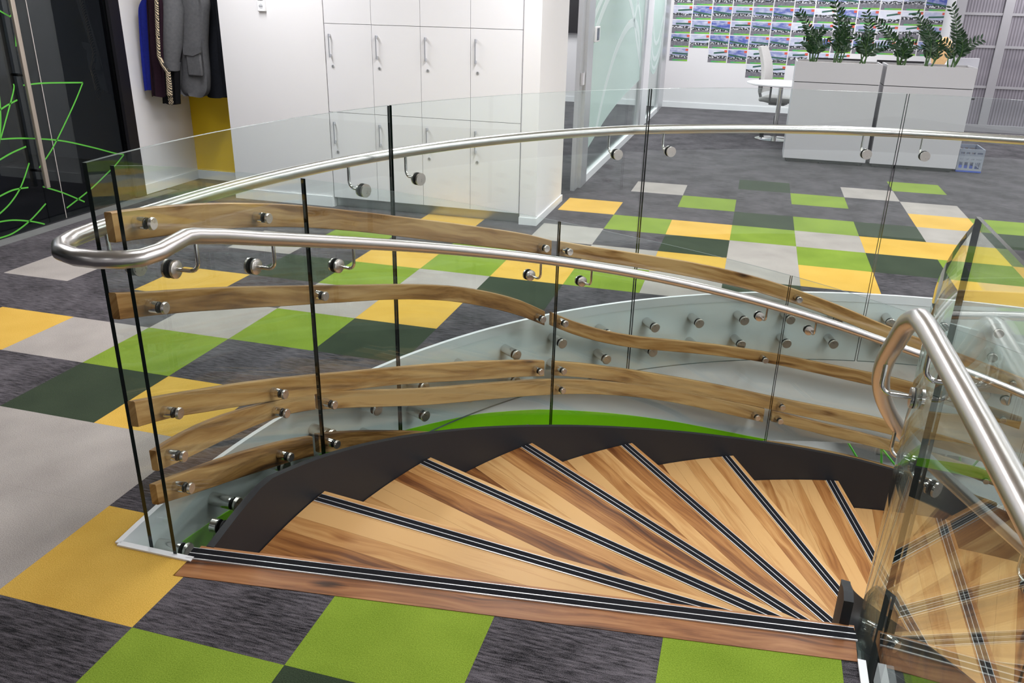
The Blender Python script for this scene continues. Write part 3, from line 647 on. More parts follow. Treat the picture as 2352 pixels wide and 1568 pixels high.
LV = [[(1.597,1.516),(1.637,1.518),(1.604,1.315)],[(1.599,1.045),(1.798,1.044),(2.192,1.015)],[(2.192,1.015),(2.08,.884),(1.925,.721),(1.754,.554),(1.598,.437)],[(1.311,.695),(1.515,.672),(1.847,.607),(2.159,.509),(2.414,.418),(2.527,.388)],[(2.527,.388),(2.408,.319),(2.284,.263),(2.063,.17),(1.791,.081)],[(1.596,.293),(1.78,.207),(1.989,.088)],[(1.173,.297),(1.32,.322),(1.461,.313)],[(1.14,.17),(1.269,.231),(1.396,.332),(1.514,.488)],[(1.128,.124),(1.265,.107),(1.43,.057),(1.545,.008)],[(1.095,.008),(1.241,.013),(1.416,.068),(1.594,.16)],[(1.386,1.114),(1.358,.904),(1.316,.744),(1.238,.548)],[(1.327,.886),(1.416,.919),(1.521,.948)],[(1.238,.548),(1.372,.585),(1.516,.611)],[(1.515,1.062),(1.495,.999),(1.303,.693)],
 [(.3,.02),(.6,.5),(1.0,.8),(1.3,.9)],[(.2,1.2),(.6,1.3),(1.1,1.2)],[(1.1,1.2),(.8,.7),(.3,.4)],[(1.6,1.518),(1.2,1.7),(.7,1.75)]]
def ribbon(name, pts, wd, x, th, mt, parent):
    pts = catmull([tuple(p) for p in pts], 5); m = MB(); n = len(pts)
    for i in range(n):
        p = Vector(pts[max(0, i-1)]); q = Vector(pts[min(n-1, i+1)]); t = (q-p).normalized(); nn = Vector((-t[1], t[0]))*wd/2; c = Vector(pts[i])
        for s, xx in ((1, x), (-1, x), (-1, x+th), (1, x+th)): m.v.append((xx, c[0]+nn[0]*s, c[1]+nn[1]*s))
    for i in range(n-1):
        for j in range(4): m.f.append((4*i+j, 4*i+(j+1) % 4, 4*i+4+(j+1) % 4, 4*i+4+j)); m.m.append(0); m.sm.append(False)
    m.f += [(3, 2, 1, 0), (4*n-4, 4*n-3, 4*n-2, 4*n-1)]; m.m += [0, 0]; m.sm += [False]*2
    return m.obj(name, mt, parent)
for l in LV: ribbon('leaf_outline', l, .011, -2.6595, .0012, GREENV, win)['label'] = 'green vinyl leaf outline on the glass'
hd = thing('pull_handle', (-2.6, 1.585, .29), 'long satin metal pull handle standing off the tinted glass door', 'door handle')
HM = plain('satin_bronze_metal', S(176, 164, 152), .4, metal=.5, noise=.05, nscale=20)
m = MB(); m.box((-2.612, 1.565, .29), (-2.588, 1.603, 2.0)); m.obj('bar', HM, hd, bevel=.004)
m = MB(); m.box((-2.745, 1.555, .33), (-2.722, 1.593, 1.95)); m.obj('bar', HM, hd, bevel=.004)
for z in (.42, 1.12, 1.8):
    m = MB(); m.tube([(-2.735, 1.575, z), (-2.6, 1.584, z)], .01, 12); m.obj('fixing', BLACK, hd)
# ------------------------------------------------------------------ lockers
lk = thing('locker_bank', (0, 3.1, 0), 'built-in white locker bank with bar handles and round locks', 'lockers')
LX = [-.855, -.4425, -.027, .388, .806]; LZ = [.085, .805, 1.497, 2.19]
bx('carcass', (-.858, 2.92, .085), (.808, 3.41, 2.195), LOCK, lk)
bx('plinth', (-.855, 2.955, .0), (.806, 3.0, .085), plain('brushed_plinth', (.52, .53, .53), .28, metal=.8, noise=.05, nscale=6), lk)
HB = MB(); HB.box((-.004, -.030, -.09), (.004, -.024, .09)); HB.box((-.004, -.026, .066), (.004, 0, .088)); HB.box((-.004, -.026, -.088), (.004, 0, -.066))
HB = HB.mesh('handle', plain('handle_alu', (.62, .64, .70), .35, metal=.7, noise=.03))
LKM = MB(); LKM.lathe([(.0115, -.006), (.0125, -.003), (.0125, .0)], 'y', 18, 0); LKM.box((-.0012, -.0068, -.006), (.0012, -.006, .006), 1)
LKM = LKM.mesh('lock', [ALF, BLACK])
for i in range(4):
    for j in range(3):
        x0, x1, z0, z1 = LX[i]+.0018, LX[i+1]-.0018, LZ[j]+.0018, LZ[j+1]-.0018
        d = bx('door', (x0, 2.9, z0), (x1, 2.918, z1), LOCK, lk, (x0, 2.9, z0))
        for nm, me, dx, dz in (('handle', HB, .045, z1-z0-.165), ('lock', LKM, .058, z1-z0-.325)):
            o = bpy.data.objects.new(nm, me); COL.objects.link(o); o.parent = d; o.location = (dx, 0, dz)
# thermostat
th = thing('thermostat', (-1.40, 2.9, 1.575), 'small white wall thermostat with grey buttons on white wall', 'thermostat')
bx('body', (-1.435, 2.876, 1.572), (-1.366, 2.9, 1.70), WHITE, th, bevel=.004)
bx('screen', (-1.424, 2.8745, 1.655), (-1.377, 2.877, 1.69), plain('grey_lcd', (.25, .27, .27), .3, noise=.03), th)
for i in range(3): 
    m = MB(); m.lathe([(.0055, -.003), (.0055, 0)], 'y', 12, 0, (-1.412+.0115*i, 2.876, 1.612)); m.obj('button', plain('grey_button', (.35, .36, .38), .5, noise=.05), th)
m = MB(); m.lathe([(.019, -.0012), (.019, 0)], 'y', 20, 0, (-1.4, 2.876, 1.612)); m.obj('button_plate', plain('pale_grey_plate', (.62, .63, .65), .5, noise=.03), th)
# ------------------------------------------------------------------ glass partition of the meeting room
FROST = film('frosted_film', (.74, .87, .83), .52); SWIRL = film('white_swirl_film', (.92, .97, .97), .55)
pt = struct(bpy.data.objects.new('window_2', None)); COL.objects.link(pt); pt.location = (.97, 8, 0); ORG[pt.name] = Vector((.97, 8, 0))
def pbx(nm, y0, y1, z0, z1, mt=ALF, x0=.935, x1=1.005): return bx(nm, (x0, y0, z0), (x1, y1, z1), mt, pt)
pbx('frame_post', 4.30, 4.46, 0, CEIL, x0=.935, x1=.975); pbx('frame_post', 4.46, 4.74, 0, CEIL); pbx('frame_post', 8.42, 8.62, 0, CEIL); pbx('frame_post', 8.62, 9.35, 0, CEIL, WHITE, .95, .99); pbx('frame_post', 10.75, 10.98, 0, CEIL); pbx('frame_post', 10.98, 11.6, 0, CEIL, ALF, .93, .99)
pbx('frame_rail', 4.74, 8.42, 0, .075, WHITE, .94, 1.0); pbx('frame_rail', 9.35, 10.75, 0, .075, WHITE, .94, 1.0); pbx('frame_rail', 4.74, 11.6, CEIL-.08, CEIL)
for y0, y1 in ((4.74, 5.85), (5.855, 6.6), (6.605, 7.5), (7.505, 8.42), (9.35, 10.75)): pbx('pane', y0, y1, .075, CEIL-.08, GL, .964, .976)
def fpoly(name, pts, x, mt):
    m = MB(); n = len(pts); m.add([(x, p[0], p[1]) for p in pts]+[(x+.0012, p[0], p[1]) for p in pts], [tuple(range(n-1, -1, -1)), tuple(range(n, 2*n))]+[(i, (i+1) % n, n+(i+1) % n, n+i) for i in range(n)])
    return m.obj(name, mt, pt)
low = catmull([(4.76, .30), (5.2, .38), (5.9, .50), (6.8, .60), (7.7, .66), (8.42, .70)], 4)
fpoly('frosted_film', [(a, b) for a, b in low]+[(8.42, CEIL-.1), (4.76, CEIL-.1)], .9775, FROST)
low = catmull([(9.35, .95), (9.7, .72), (10.1, .66), (10.5, .78), (10.75, .95)], 4)
fpoly('frosted_film', [(a, b) for a, b in low]+[(10.75, CEIL-.1), (9.35, CEIL-.1)], .9775, FROST)
for pts, wd in (([(5.25, .42), (5.7, .85), (6.3, 1.2), (7.0, 1.42), (7.6, 1.45), (8.0, 1.3), (8.3, .95)], .10), ([(4.8, 1.35), (5.3, 1.62), (5.8, 1.8), (6.6, 1.85), (7.3, 1.6), (7.9, 1.2), (8.38, .9)], .09), ([(4.8, 1.55), (5.4, 1.8), (6.2, 2.0), (7.2, 1.9), (7.9, 1.6), (8.38, 1.2)], .07), ([(7.5, 1.46), (7.9, 1.9), (8.35, 2.3)], .08),
                ([(9.4, 1.2), (9.7, .95), (10.1, .88), (10.5, 1.0), (10.72, 1.25)], .07), ([(9.4, 1.05), (9.7, .82), (10.1, .75), (10.5, .88), (10.72, 1.1)], .05), ([(9.4, 1.5), (9.8, 1.15), (10.3, 1.15), (10.72, 1.5)], .06)):
    ribbon('white_swirl', pts, wd, .979, .0012, SWIRL, pt)
bx('latch_keeper', (.975, 4.33, .98), (1.0, 4.42, 1.09), CHROME, pt)
tv = bx('wall_screen', (-1.7, 11.5, 1.16), (.1, 11.58, 2.2), FRAMEK); tag(tv, 'large black wall screen seen through the meeting room doorway', 'screen')
tvd = thing('tablet_panel', (1.0, 4.84, 1.36), 'small white room booking panel on the frosted glass', 'panel')
bx('body', (1.006, 4.745, 1.34), (1.024, 4.95, 1.48), WHITE, tvd, bevel=.004); bx('screen', (1.0235, 4.79, 1.355), (1.0255, 4.91, 1.465), plain('panel_screen', (.09, .1, .12), .2, noise=.1), tvd)
# ------------------------------------------------------------------ photo prints on the far wall
def print_mat():
    m, nt, b = mat('photo_print'); b.inputs['Roughness'].default_value = .45
    tc = N(nt, 'ShaderNodeTexCoord'); sp = N(nt, 'ShaderNodeSeparateXYZ'); oi = N(nt, 'ShaderNodeObjectInfo'); nt.links.new(tc.outputs['Generated'], sp.inputs[0])
    def M(op, a, b_, c=None):
        n = N(nt, 'ShaderNodeMath', operation=op)
        for i, v in enumerate((a, b_, c)):
            if v is None: continue
            if isinstance(v, (int, float)): n.inputs[i].default_value = v
            else: nt.links.new(v, n.inputs[i])
        return n.outputs[0]
    def MX(f, a, b_):
        n = N(nt, 'ShaderNodeMix', data_type='RGBA'); nt.links.new(f, n.inputs[0])
        for i, v in ((6, a), (7, b_)):
            if isinstance(v, tuple): n.inputs[i].default_value = (*v, 1)
            else: nt.links.new(v, n.inputs[i])
        return n.outputs[2]
    x, z, rr = sp.outputs[0], sp.outputs[2], oi.outputs['Random']
    r2 = M('FRACT', M('MULTIPLY', rr, 13.7), 0); r3 = M('FRACT', M('MULTIPLY', rr, 41.3), 0)
    off = N(nt, 'ShaderNodeCombineXYZ'); nt.links.new(M('MULTIPLY', rr, 91), off.inputs[0]); nt.links.new(M('MULTIPLY', rr, 37), off.inputs[2])
    va = N(nt, 'ShaderNodeVectorMath', operation='ADD'); nt.links.new(tc.outputs['Generated'], va.inputs[0]); nt.links.new(off.outputs[0], va.inputs[1])
    mp = N(nt, 'ShaderNodeMapping'); mp.inputs['Scale'].default_value = (9, 1, 6); nt.links.new(va.outputs[0], mp.inputs[0])
    nz = N(nt, 'ShaderNodeTexNoise'); nz.inputs['Scale'].default_value = 1.2; nz.inputs['Detail'].default_value = 5; nt.links.new(mp.outputs[0], nz.inputs['Vector'])
    mp2 = N(nt, 'ShaderNodeMapping'); mp2.inputs['Scale'].default_value = (3, 1, 4); nt.links.new(va.outputs[0], mp2.inputs[0])
    nc = N(nt, 'ShaderNodeTexNoise'); nc.inputs['Scale'].default_value = 1; nc.inputs['Detail'].default_value = 4; nt.links.new(mp2.outputs[0], nc.inputs['Vector'])
    sky = MX(M('MULTIPLY', r2, 1.0), S(74, 90, 172), S(216, 218, 230)); sky = MX(M('MULTIPLY', M('SUBTRACT', nc.outputs['Fac'], .42), 2.2), sky, S(232, 234, 240))
    ground = MX(nz.outputs['Fac'], S(70, 68, 78), S(150, 148, 156))
    hz = M('MULTIPLY_ADD', r3, .26, .30)
    tree = M('MULTIPLY_ADD', nc.outputs['Fac'], .28, M('SUBTRACT', hz, .05))
    img = MX(M('GREATER_THAN', z, tree), S(46, 60, 52), sky)
    shop = MX(M('GREATER_THAN', nz.outputs['Fac'], .52), S(40, 44, 50), S(205, 205, 210))
    img = MX(M('LESS_THAN', z, M('ADD', hz, .06)), img, shop)
    img = MX(M('LESS_THAN', z, M('SUBTRACT', hz, .1)), img, ground)
    # canopy: sloping dark green-grey slab
    cz = M('MULTIPLY_ADD', x, M('MULTIPLY_ADD', r2, .5, -.25), M('MULTIPLY_ADD', r3, .2, .5)); inC = M('MULTIPLY', M('GREATER_THAN', z, cz), M('LESS_THAN', z, M('ADD', cz, .13)))
    inC = M('MULTIPLY', inC, M('GREATER_THAN', x, M('MULTIPLY', r2, .35)))
    img = MX(inC, img, S(54, 96, 84))
    strip = MX(x, S(22, 160, 116), S(140, 200, 50))
    img = MX(M('MULTIPLY', M('LESS_THAN', z, .11), M('GREATER_THAN', x, .18)), img, strip)
    lg = M('MULTIPLY', M('GREATER_THAN', x, .85), M('GREATER_THAN', z, .80)); lg = M('MULTIPLY', lg, M('LESS_THAN', z, .97))
    img = MX(lg, img, S(214, 92, 74))
    nt.links.new(img, b.inputs['Base Color'])
    return m
PM = print_mat()
pmesh = MB(); pmesh.box((0, 0, 0), (.304, .003, .206)); pmesh = pmesh.mesh('photo_print', PM)
ROWS = ['top visible row', 'second row down', 'third row down', 'fourth row down', 'fifth row down', 'lowest row']
ORD = ['first', 'second', 'third', 'fourth', 'fifth', 'sixth', 'seventh', 'eighth', 'ninth', 'tenth', 'eleventh', 'twelfth', 'thirteenth']
for r_ in range(6):
    for c_ in range(13):
        if r_ == 4 and c_ == 1: continue
        if r_ == 5 and c_ not in (4, 5): continue
        if r_ == 4 and c_ > 8: continue
        o = link('photo_print', pmesh, None, (1.04+.3225*c_, 11.596, 1.655-.2215*r_))
        tag(o, 'forecourt photo print, %s, %s from the left' % (ROWS[r_], ORD[c_]), 'photo', 'forecourt photo prints on the far wall')
# ------------------------------------------------------------------ ribbed translucent screen at the far right
def ribbed():
    m, nt, b = mat('ribbed_blind'); b.inputs['Roughness'].default_value = .35
    g = N(nt, 'ShaderNodeNewGeometry'); mp = N(nt, 'ShaderNodeMapping'); mp.inputs['Scale'].default_value = (1, 1, .01); nt.links.new(g.outputs['Position'], mp.inputs[0])
    wv = N(nt, 'ShaderNodeTexWave'); wv.inputs['Scale'].default_value = 7.8; nt.links.new(mp.outputs[0], wv.inputs['Vector'])
    nz = N(nt, 'ShaderNodeTexNoise'); nz.inputs['Scale'].default_value = 1.6; nz.inputs['Detail'].default_value = 2; 
    mp2 = N(nt, 'ShaderNodeMapping'); mp2.inputs['Scale'].default_value = (.5, 1, 2.2); nt.links.new(g.outputs['Position'], mp2.inputs[0]); nt.links.new(mp2.outputs[0], nz.inputs['Vector'])
    m1 = N(nt, 'ShaderNodeMix', data_type='RGBA'); m1.inputs[6].default_value = (*S(110, 106, 116), 1); m1.inputs[7].default_value = (*S(160, 154, 162), 1); nt.links.new(nz.outputs['Fac'], m1.inputs[0])
    m2 = N(nt, 'ShaderNodeMix', data_type='RGBA', blend_type='MULTIPLY'); nt.links.new(m1.outputs[2], m2.inputs[6]); m2.inputs[0].default_value = .45; nt.links.new(wv.outputs['Color'], m2.inputs[7])
    nt.links.new(m2.outputs[2], b.inputs['Base Color'])
    bp = N(nt, 'ShaderNodeBump'); bp.inputs['Strength'].default_value = .4; bp.inputs['Distance'].default_value = .01; nt.links.new(wv.outputs['Fac'], bp.inputs['Height']); nt.links.new(bp.outputs[0], b.inputs['Normal'])
    return m
RB = ribbed()
w3 = struct(bpy.data.objects.new('window_3', None)); COL.objects.link(w3); w3.location = (6.5, 10.65, 0); ORG[w3.name] = Vector((6.5, 10.65, 0))
GREYF = plain('grey_frame', S(150, 148, 152), .5, noise=.03)
for x0, x1 in ((5.30, 5.80), (5.92, 6.9), (7.02, 9.0)): bx('pane', (x0, 10.66, .1), (x1, 10.69, CEIL), RB, w3)
for x0, x1 in ((5.17, 5.30), (5.80, 5.92), (6.9, 7.02)): bx('mullion', (x0, 10.63, 0), (x1, 10.7, CEIL), GREYF, w3)
for z in (.62, 1.18, 1.62): bx('cross_rail', (5.17, 10.645, z), (9, 10.66, z+.035), GREYF, w3)
bx('sill_rail', (5.17, 10.62, 0), (9, 10.7, .1), GREYF, w3)
wbox('wall_far_return', (5.2, 10.7, 0), (5.45, 11.6, CEIL))
# ------------------------------------------------------------------ planter cabinets
PLM = plain('grey_white_laminate', (.58, .57, .595), .4, noise=.012, nscale=3)
SOIL = plain('soil_pebbles', (.22, .20, .19), .9, noise=.6, nscale=60, bump=1, bscale=60)
for i, (x0, x1, lab) in enumerate(((2.945, 3.855, 'white storage cabinet with planter top, left of the pair'), (3.90, 4.805, 'white storage cabinet with planter top, right of the pair'))):
    t = thing('planter_cabinet', ((x0+x1)/2, 7.0, 0), lab, 'cabinet', 'planter cabinets')
    bx('body', (x0, 6.8, .045), (x1, 7.26, .898), PLM, t, bevel=.003)
    bx('base', (x0+.03, 6.84, .012), (x1-.03, 7.22, .045), BLACK, t)
    for fx in (x0+.06, x0+.42, x1-.06):
        m = MB(); m.lathe([(.018, 0), (.018, .02)], 'z', 12, 0, (fx, 6.86, 0)); m.obj('foot', BLACK, t)
    m = MB()
    for a, b in (((x0, 6.8, .906), (x1, 6.818, 1.122)), ((x0, 7.242, .906), (x1, 7.26, 1.122)), ((x0, 6.818, .906), (x0+.018, 7.242, 1.122)), ((x1-.018, 6.818, .906), (x1, 7.242, 1.122)), ((x0+.018, 6.818, .906), (x1-.018, 7.242, .93))): m.box(a, b)
    m.obj('planter_box', PLM, t)
    bx('shadow_gap', (x0+.008, 6.81, .896), (x1-.008, 7.25, .908), BLACK, t)
    so = bx('soil', (x0+.018, 6.818, .93), (x1-.018, 7.242, 1.105), SOIL, t)
# ZZ plants
LEAF = plain('glossy_dark_leaf', S(26, 58, 28), .3, noise=.35, nscale=12); STEM = plain('leaf_stem', S(58, 92, 40), .45, noise=.2)
rp = random.Random(5)
def frond(parent, base, tip, n=11, ll=.088, bend=.06):
    b, t = Vector(base), Vector(tip); d = t-b; side = Vector((d.z, rp.uniform(-.2, .2), -d.x)).normalized()
    if side.x*(t.x-b.x) < 0: side = -side
    pts = [b+d*(i/12)+side*(-bend*4*(i/12)*(1-i/12)) for i in range(13)]
    m = MB(); m.tube(pts, [.009*(1-.75*i/12) for i in range(13)], 6, 1)
    view = Vector((0, -1, 0))
    for i in range(n):
        f = .34+.66*i/(n-1); k = min(11, int(f*12)); c = pts[k].lerp(pts[k+1], f*12-k); tg = (pts[k+1]-pts[k]).normalized()
        for s in (-1, 1):
            out = (tg.cross(Vector((rp.uniform(-.5, .5), -1, rp.uniform(-.3, .3)))).normalized()*s*.85+tg*.65+Vector((0, rp.uniform(-.5, .3), 0))).normalized()
            L = ll*(1-.45*abs(f-.45))*rp.uniform(.85, 1.15); wv = tg.cross(out).cross(out).normalized()*L*.16; nr = out.cross(wv).normalized()*L*.05
            v = [c, c+out*L*.3+wv, c+out*L*.3-wv, c+out*L*.7+wv*.9, c+out*L*.7-wv*.9, c+out*L, c+out*L*.3+nr, c+out*L*.7+nr]
            m.add(v, [(0, 2, 6), (0, 6, 1), (1, 6, 7, 3), (6, 2, 4, 7), (3, 7, 5), (7, 4, 5)], 0, True)
    return m.obj('frond', [LEAF, STEM], parent)
PL = [((3.119, 'zz plant with feathery pale fronds, far left in the planters'), [(2.91, 1.629), (3.066, 1.397), (3.19, 1.454), (3.0, 1.33), (3.27, 1.33)]),
      ((3.389, 'tallest zz plant rising out of the top of the view'), [(3.205, 1.86), (3.345, 1.64), (3.457, 1.514), (3.30, 1.38), (3.50, 1.42), (3.37, 1.45)]),
      ((3.665, 'zz plant with one straight upright frond, third from the left'), [(3.612, 1.634), (3.544, 1.386), (3.889, 1.307), (3.70, 1.42), (3.60, 1.30)]),
      ((4.071, 'bushy low zz plant, first in the right planter'), [(3.721, 1.56), (3.98, 1.336), (4.107, 1.405), (4.16, 1.33), (4.0, 1.25), (4.05, 1.38)]),
      ((4.341, 'zz plant with a curled top frond, centre of right planter'), [(4.139, 1.635), (4.231, 1.549), (4.358, 1.413), (4.30, 1.30), (4.42, 1.33)]),
      ((4.581, 'zz plant with fronds fanning out over the right end'), [(4.469, 1.718), (4.427, 1.377), (4.817, 1.403), (4.582, 1.471), (4.65, 1.33)])]
for (x, lab), tips in PL:
    t = thing('zz_plant', (x, 7.03, 1.10), lab, 'plant', 'plants in the planter cabinets')
    for tx, tz in tips: frond(t, (x+rp.uniform(-.04, .04), 7.03+rp.uniform(-.06, .06), 1.095), (tx, 7.0+rp.uniform(-.06, .08), tz), 8 if tz < 1.45 else 12)
# ------------------------------------------------------------------ folding crate
cr = thing('folding_crate', (4.95, 7.05, 0), 'grey plastic folding crate with blue base on the carpet', 'crate')
CG = plain('grey_plastic', S(150, 156, 168), .5, noise=.05); CB = plain('blue_plastic', S(60, 90, 190), .5, noise=.05)
bx('base', (4.83, 6.9, .004), (5.09, 7.3, .022), CB, cr)
m = MB()
for z0, z1 in ((.022, .045), (.115, .145), (.225, .26)):
    m.box((4.83, 6.9, z0), (5.09, 6.915, z1)); m.box((4.83, 7.285, z0), (5.09, 7.3, z1)); m.box((4.83, 6.915, z0), (4.845, 7.285, z1)); m.box((5.075, 6.915, z0), (5.09, 7.285, z1))
for q in (4.83, 4.885, 4.94, 4.995, 5.07): m.box((q, 6.902, .045), (q+.02, 6.912, .225)); m.box((q, 7.288, .045), (q+.02, 7.298, .225))
for q in (6.915, 6.99, 7.07, 7.15, 7.26): m.box((4.832, q, .045), (4.842, q+.022, .225)); m.box((5.078, q, .045), (5.088, q+.022, .225))
m.obj('side_grid', CG, cr)
bx('side_panel', (5.079, 6.92, .15), (5.086, 7.28, .222), CG, cr); bx('side_panel', (4.85, 6.904, .15), (5.07, 6.911, .205), CG, cr)
# ------------------------------------------------------------------ meeting table, chairs, desk, person
tb = thing('round_table', (2.86, 8.52, 0), 'small round white meeting table on a chrome column beside the planter', 'table')
m = MB(); m.lathe([(.42, .715), (.45, .722), (.45, .738), (.44, .742)], 'z', 40, 0, (2.86, 8.52, 0)); m.obj('table_top', WHITE, tb)
m = MB(); m.lathe([(.03, .02), (.03, .715)], 'z', 20, 0, (2.86, 8.52, 0)); m.obj('column', CHROME, tb)
m = MB(); m.lathe([(.26, 0), (.26, .012), (.04, .024)], 'z', 32, 0, (2.86, 8.52, 0)); m.obj('base_disc', CHROME, tb)
MESHB = plain('pale_grey_upholstery', S(186, 184, 182), .8, noise=.06, nscale=40, bump=.2); CHK = plain('chair_black', (.02, .02, .022), .5, noise=.1); CHG = plain('chair_grey_plastic', S(120, 120, 122), .5, noise=.05)
def office_chair(loc, rz, lab, backmat):
    t = thing('office_chair', loc, lab, 'chair'); t.rotation_euler = (0, 0, rz); ORG[t.name] = Vector((0, 0, 0))
    L = lambda: MB()
    m = L(); n = 8
    for k in range(5):
        a = 2*PI*k/5+.3
        q = L(); q.tube([(0, 0, .11), (.14*math.cos(a), .14*math.sin(a), .095), (.30*math.cos(a), .30*math.sin(a), .07)], [.022, .018, .012], 8); q.obj('leg', CHROME, t)
        q = L(); q.lathe([(.028, -.018), (.028, .018)], 'x', 14, 0, (.30*math.cos(a), .30*math.sin(a), .03)); q.obj('castor', CHK, t)
    q = L(); q.lathe([(.03, .09), (.03, .25), (.018, .25), (.018, .42)], 'z', 14, 0); q.obj('gas_column', CHK, t)
    q = L(); q.box((-.10, -.11, .40), (.10, .11, .45)); q.obj('mechanism', CHG, t, bevel=.01)
    q = L(); pr = [(-.24, -.23), (.24, -.25), (.25, .22), (-.25, .22)]; q.prism(pr, .45, .51); q.obj('seat', MESHB, t, bevel=.025)
    # curved backrest
    q = L(); rows = 9
    for i in range(rows):
        f = i/(rows-1); z = .56+f*.60; y = .22+.05*math.sin(f*PI)*-1+.10*f; wd = .22*(1-.25*f**3)+.01
        for j in range(7):
            x = wd*(j/3-1); q.v.append((x, y+.03*(1-(j/3-1)**2)*1-.03, z))
        for j in range(7):
            x = wd*(j/3-1); q.v.append((x, y+.045+.03*(1-(j/3-1)**2)-.03, z))
    for i in range(rows-1):
        for j in range(6):
            a = i*14+j; q.f.append((a+1, a, a+14, a+15)); b = a+7; q.f.append((b, b+1, b+15, b+14)); q.m += [0, 0]; q.sm += [True, True]
        for a, b in ((i*14, i*14+7), (i*14+13, i*14+6)): q.f.append((a, b, b+14, a+14)); q.m.append(0); q.sm.append(True)
    e = (rows-1)*14
    for j in range(6): q.f.append((j, j+1, j+8, j+7)); q.f.append((e+j+1, e+j, e+j+7, e+j+8)); q.m += [0, 0]; q.sm += [True, True]
    q.obj('backrest', backmat, t)
    q = L(); q.tube([(0, .10, .43), (0, .24, .45), (0, .28, .56), (0, .29, .75)], .022, 8); q.obj('back_post', CHG, t)
    for s in (-1, 1):
        q = L(); q.tube([(s*.2, .05, .46), (s*.29, .05, .48), (s*.29, .05, .66)], .014, 8); q.obj('arm_post', CHG, t)
        q = L(); q.box((s*.29-.035, -.1, .66), (s*.29+.035, .14, .685)); q.obj('armrest', CHK, t, bevel=.008)
    return t
office_chair((2.86, 9.05, 0), R(75), 'grey mesh-backed swivel chair behind the round table', MESHB)
office_chair((4.82, 8.35, 0), R(-165), 'white-backed swivel chair with the seated person behind right planter', plain('white_upholstery', S(226, 226, 232), .7, noise=.03))
dk = thing('office_desk', (3.9, 8.0, 0), 'white office desk behind the planter cabinets', 'desk')
bx('desk_top', (3.02, 7.45, .715), (4.75, 8.0, .74), WHITE, dk)
bx('end_panel', (3.04, 7.47, 0), (3.065, 7.98, .715), WHITE, dk); bx('end_panel', (4.70, 7.47, 0), (4.725, 7.98, .715), WHITE, dk)
bx('back_panel', (3.07, 7.47, .3), (4.7, 7.485, .715), WHITE, dk); bx('privacy_screen', (3.03, 7.44, .74), (3.40, 7.455, 1.02), WHITE, dk)
for x, lab in ((3.45, 'dark computer monitor behind the left planter'), (4.15, 'dark computer monitor behind the right planter')):
    t = thing('monitor', (x, 7.7, .74), lab, 'monitor')
    bx('display', (x-.26, 7.69, .80), (x+.26, 7.715, 1.12), FRAMEK, t); bx('stand', (x-.02, 7.71, .75), (x+.02, 7.73, .95), FRAMEK, t); bx('foot', (x-.12, 7.62, .74), (x+.12, 7.8, .752), FRAMEK, t)
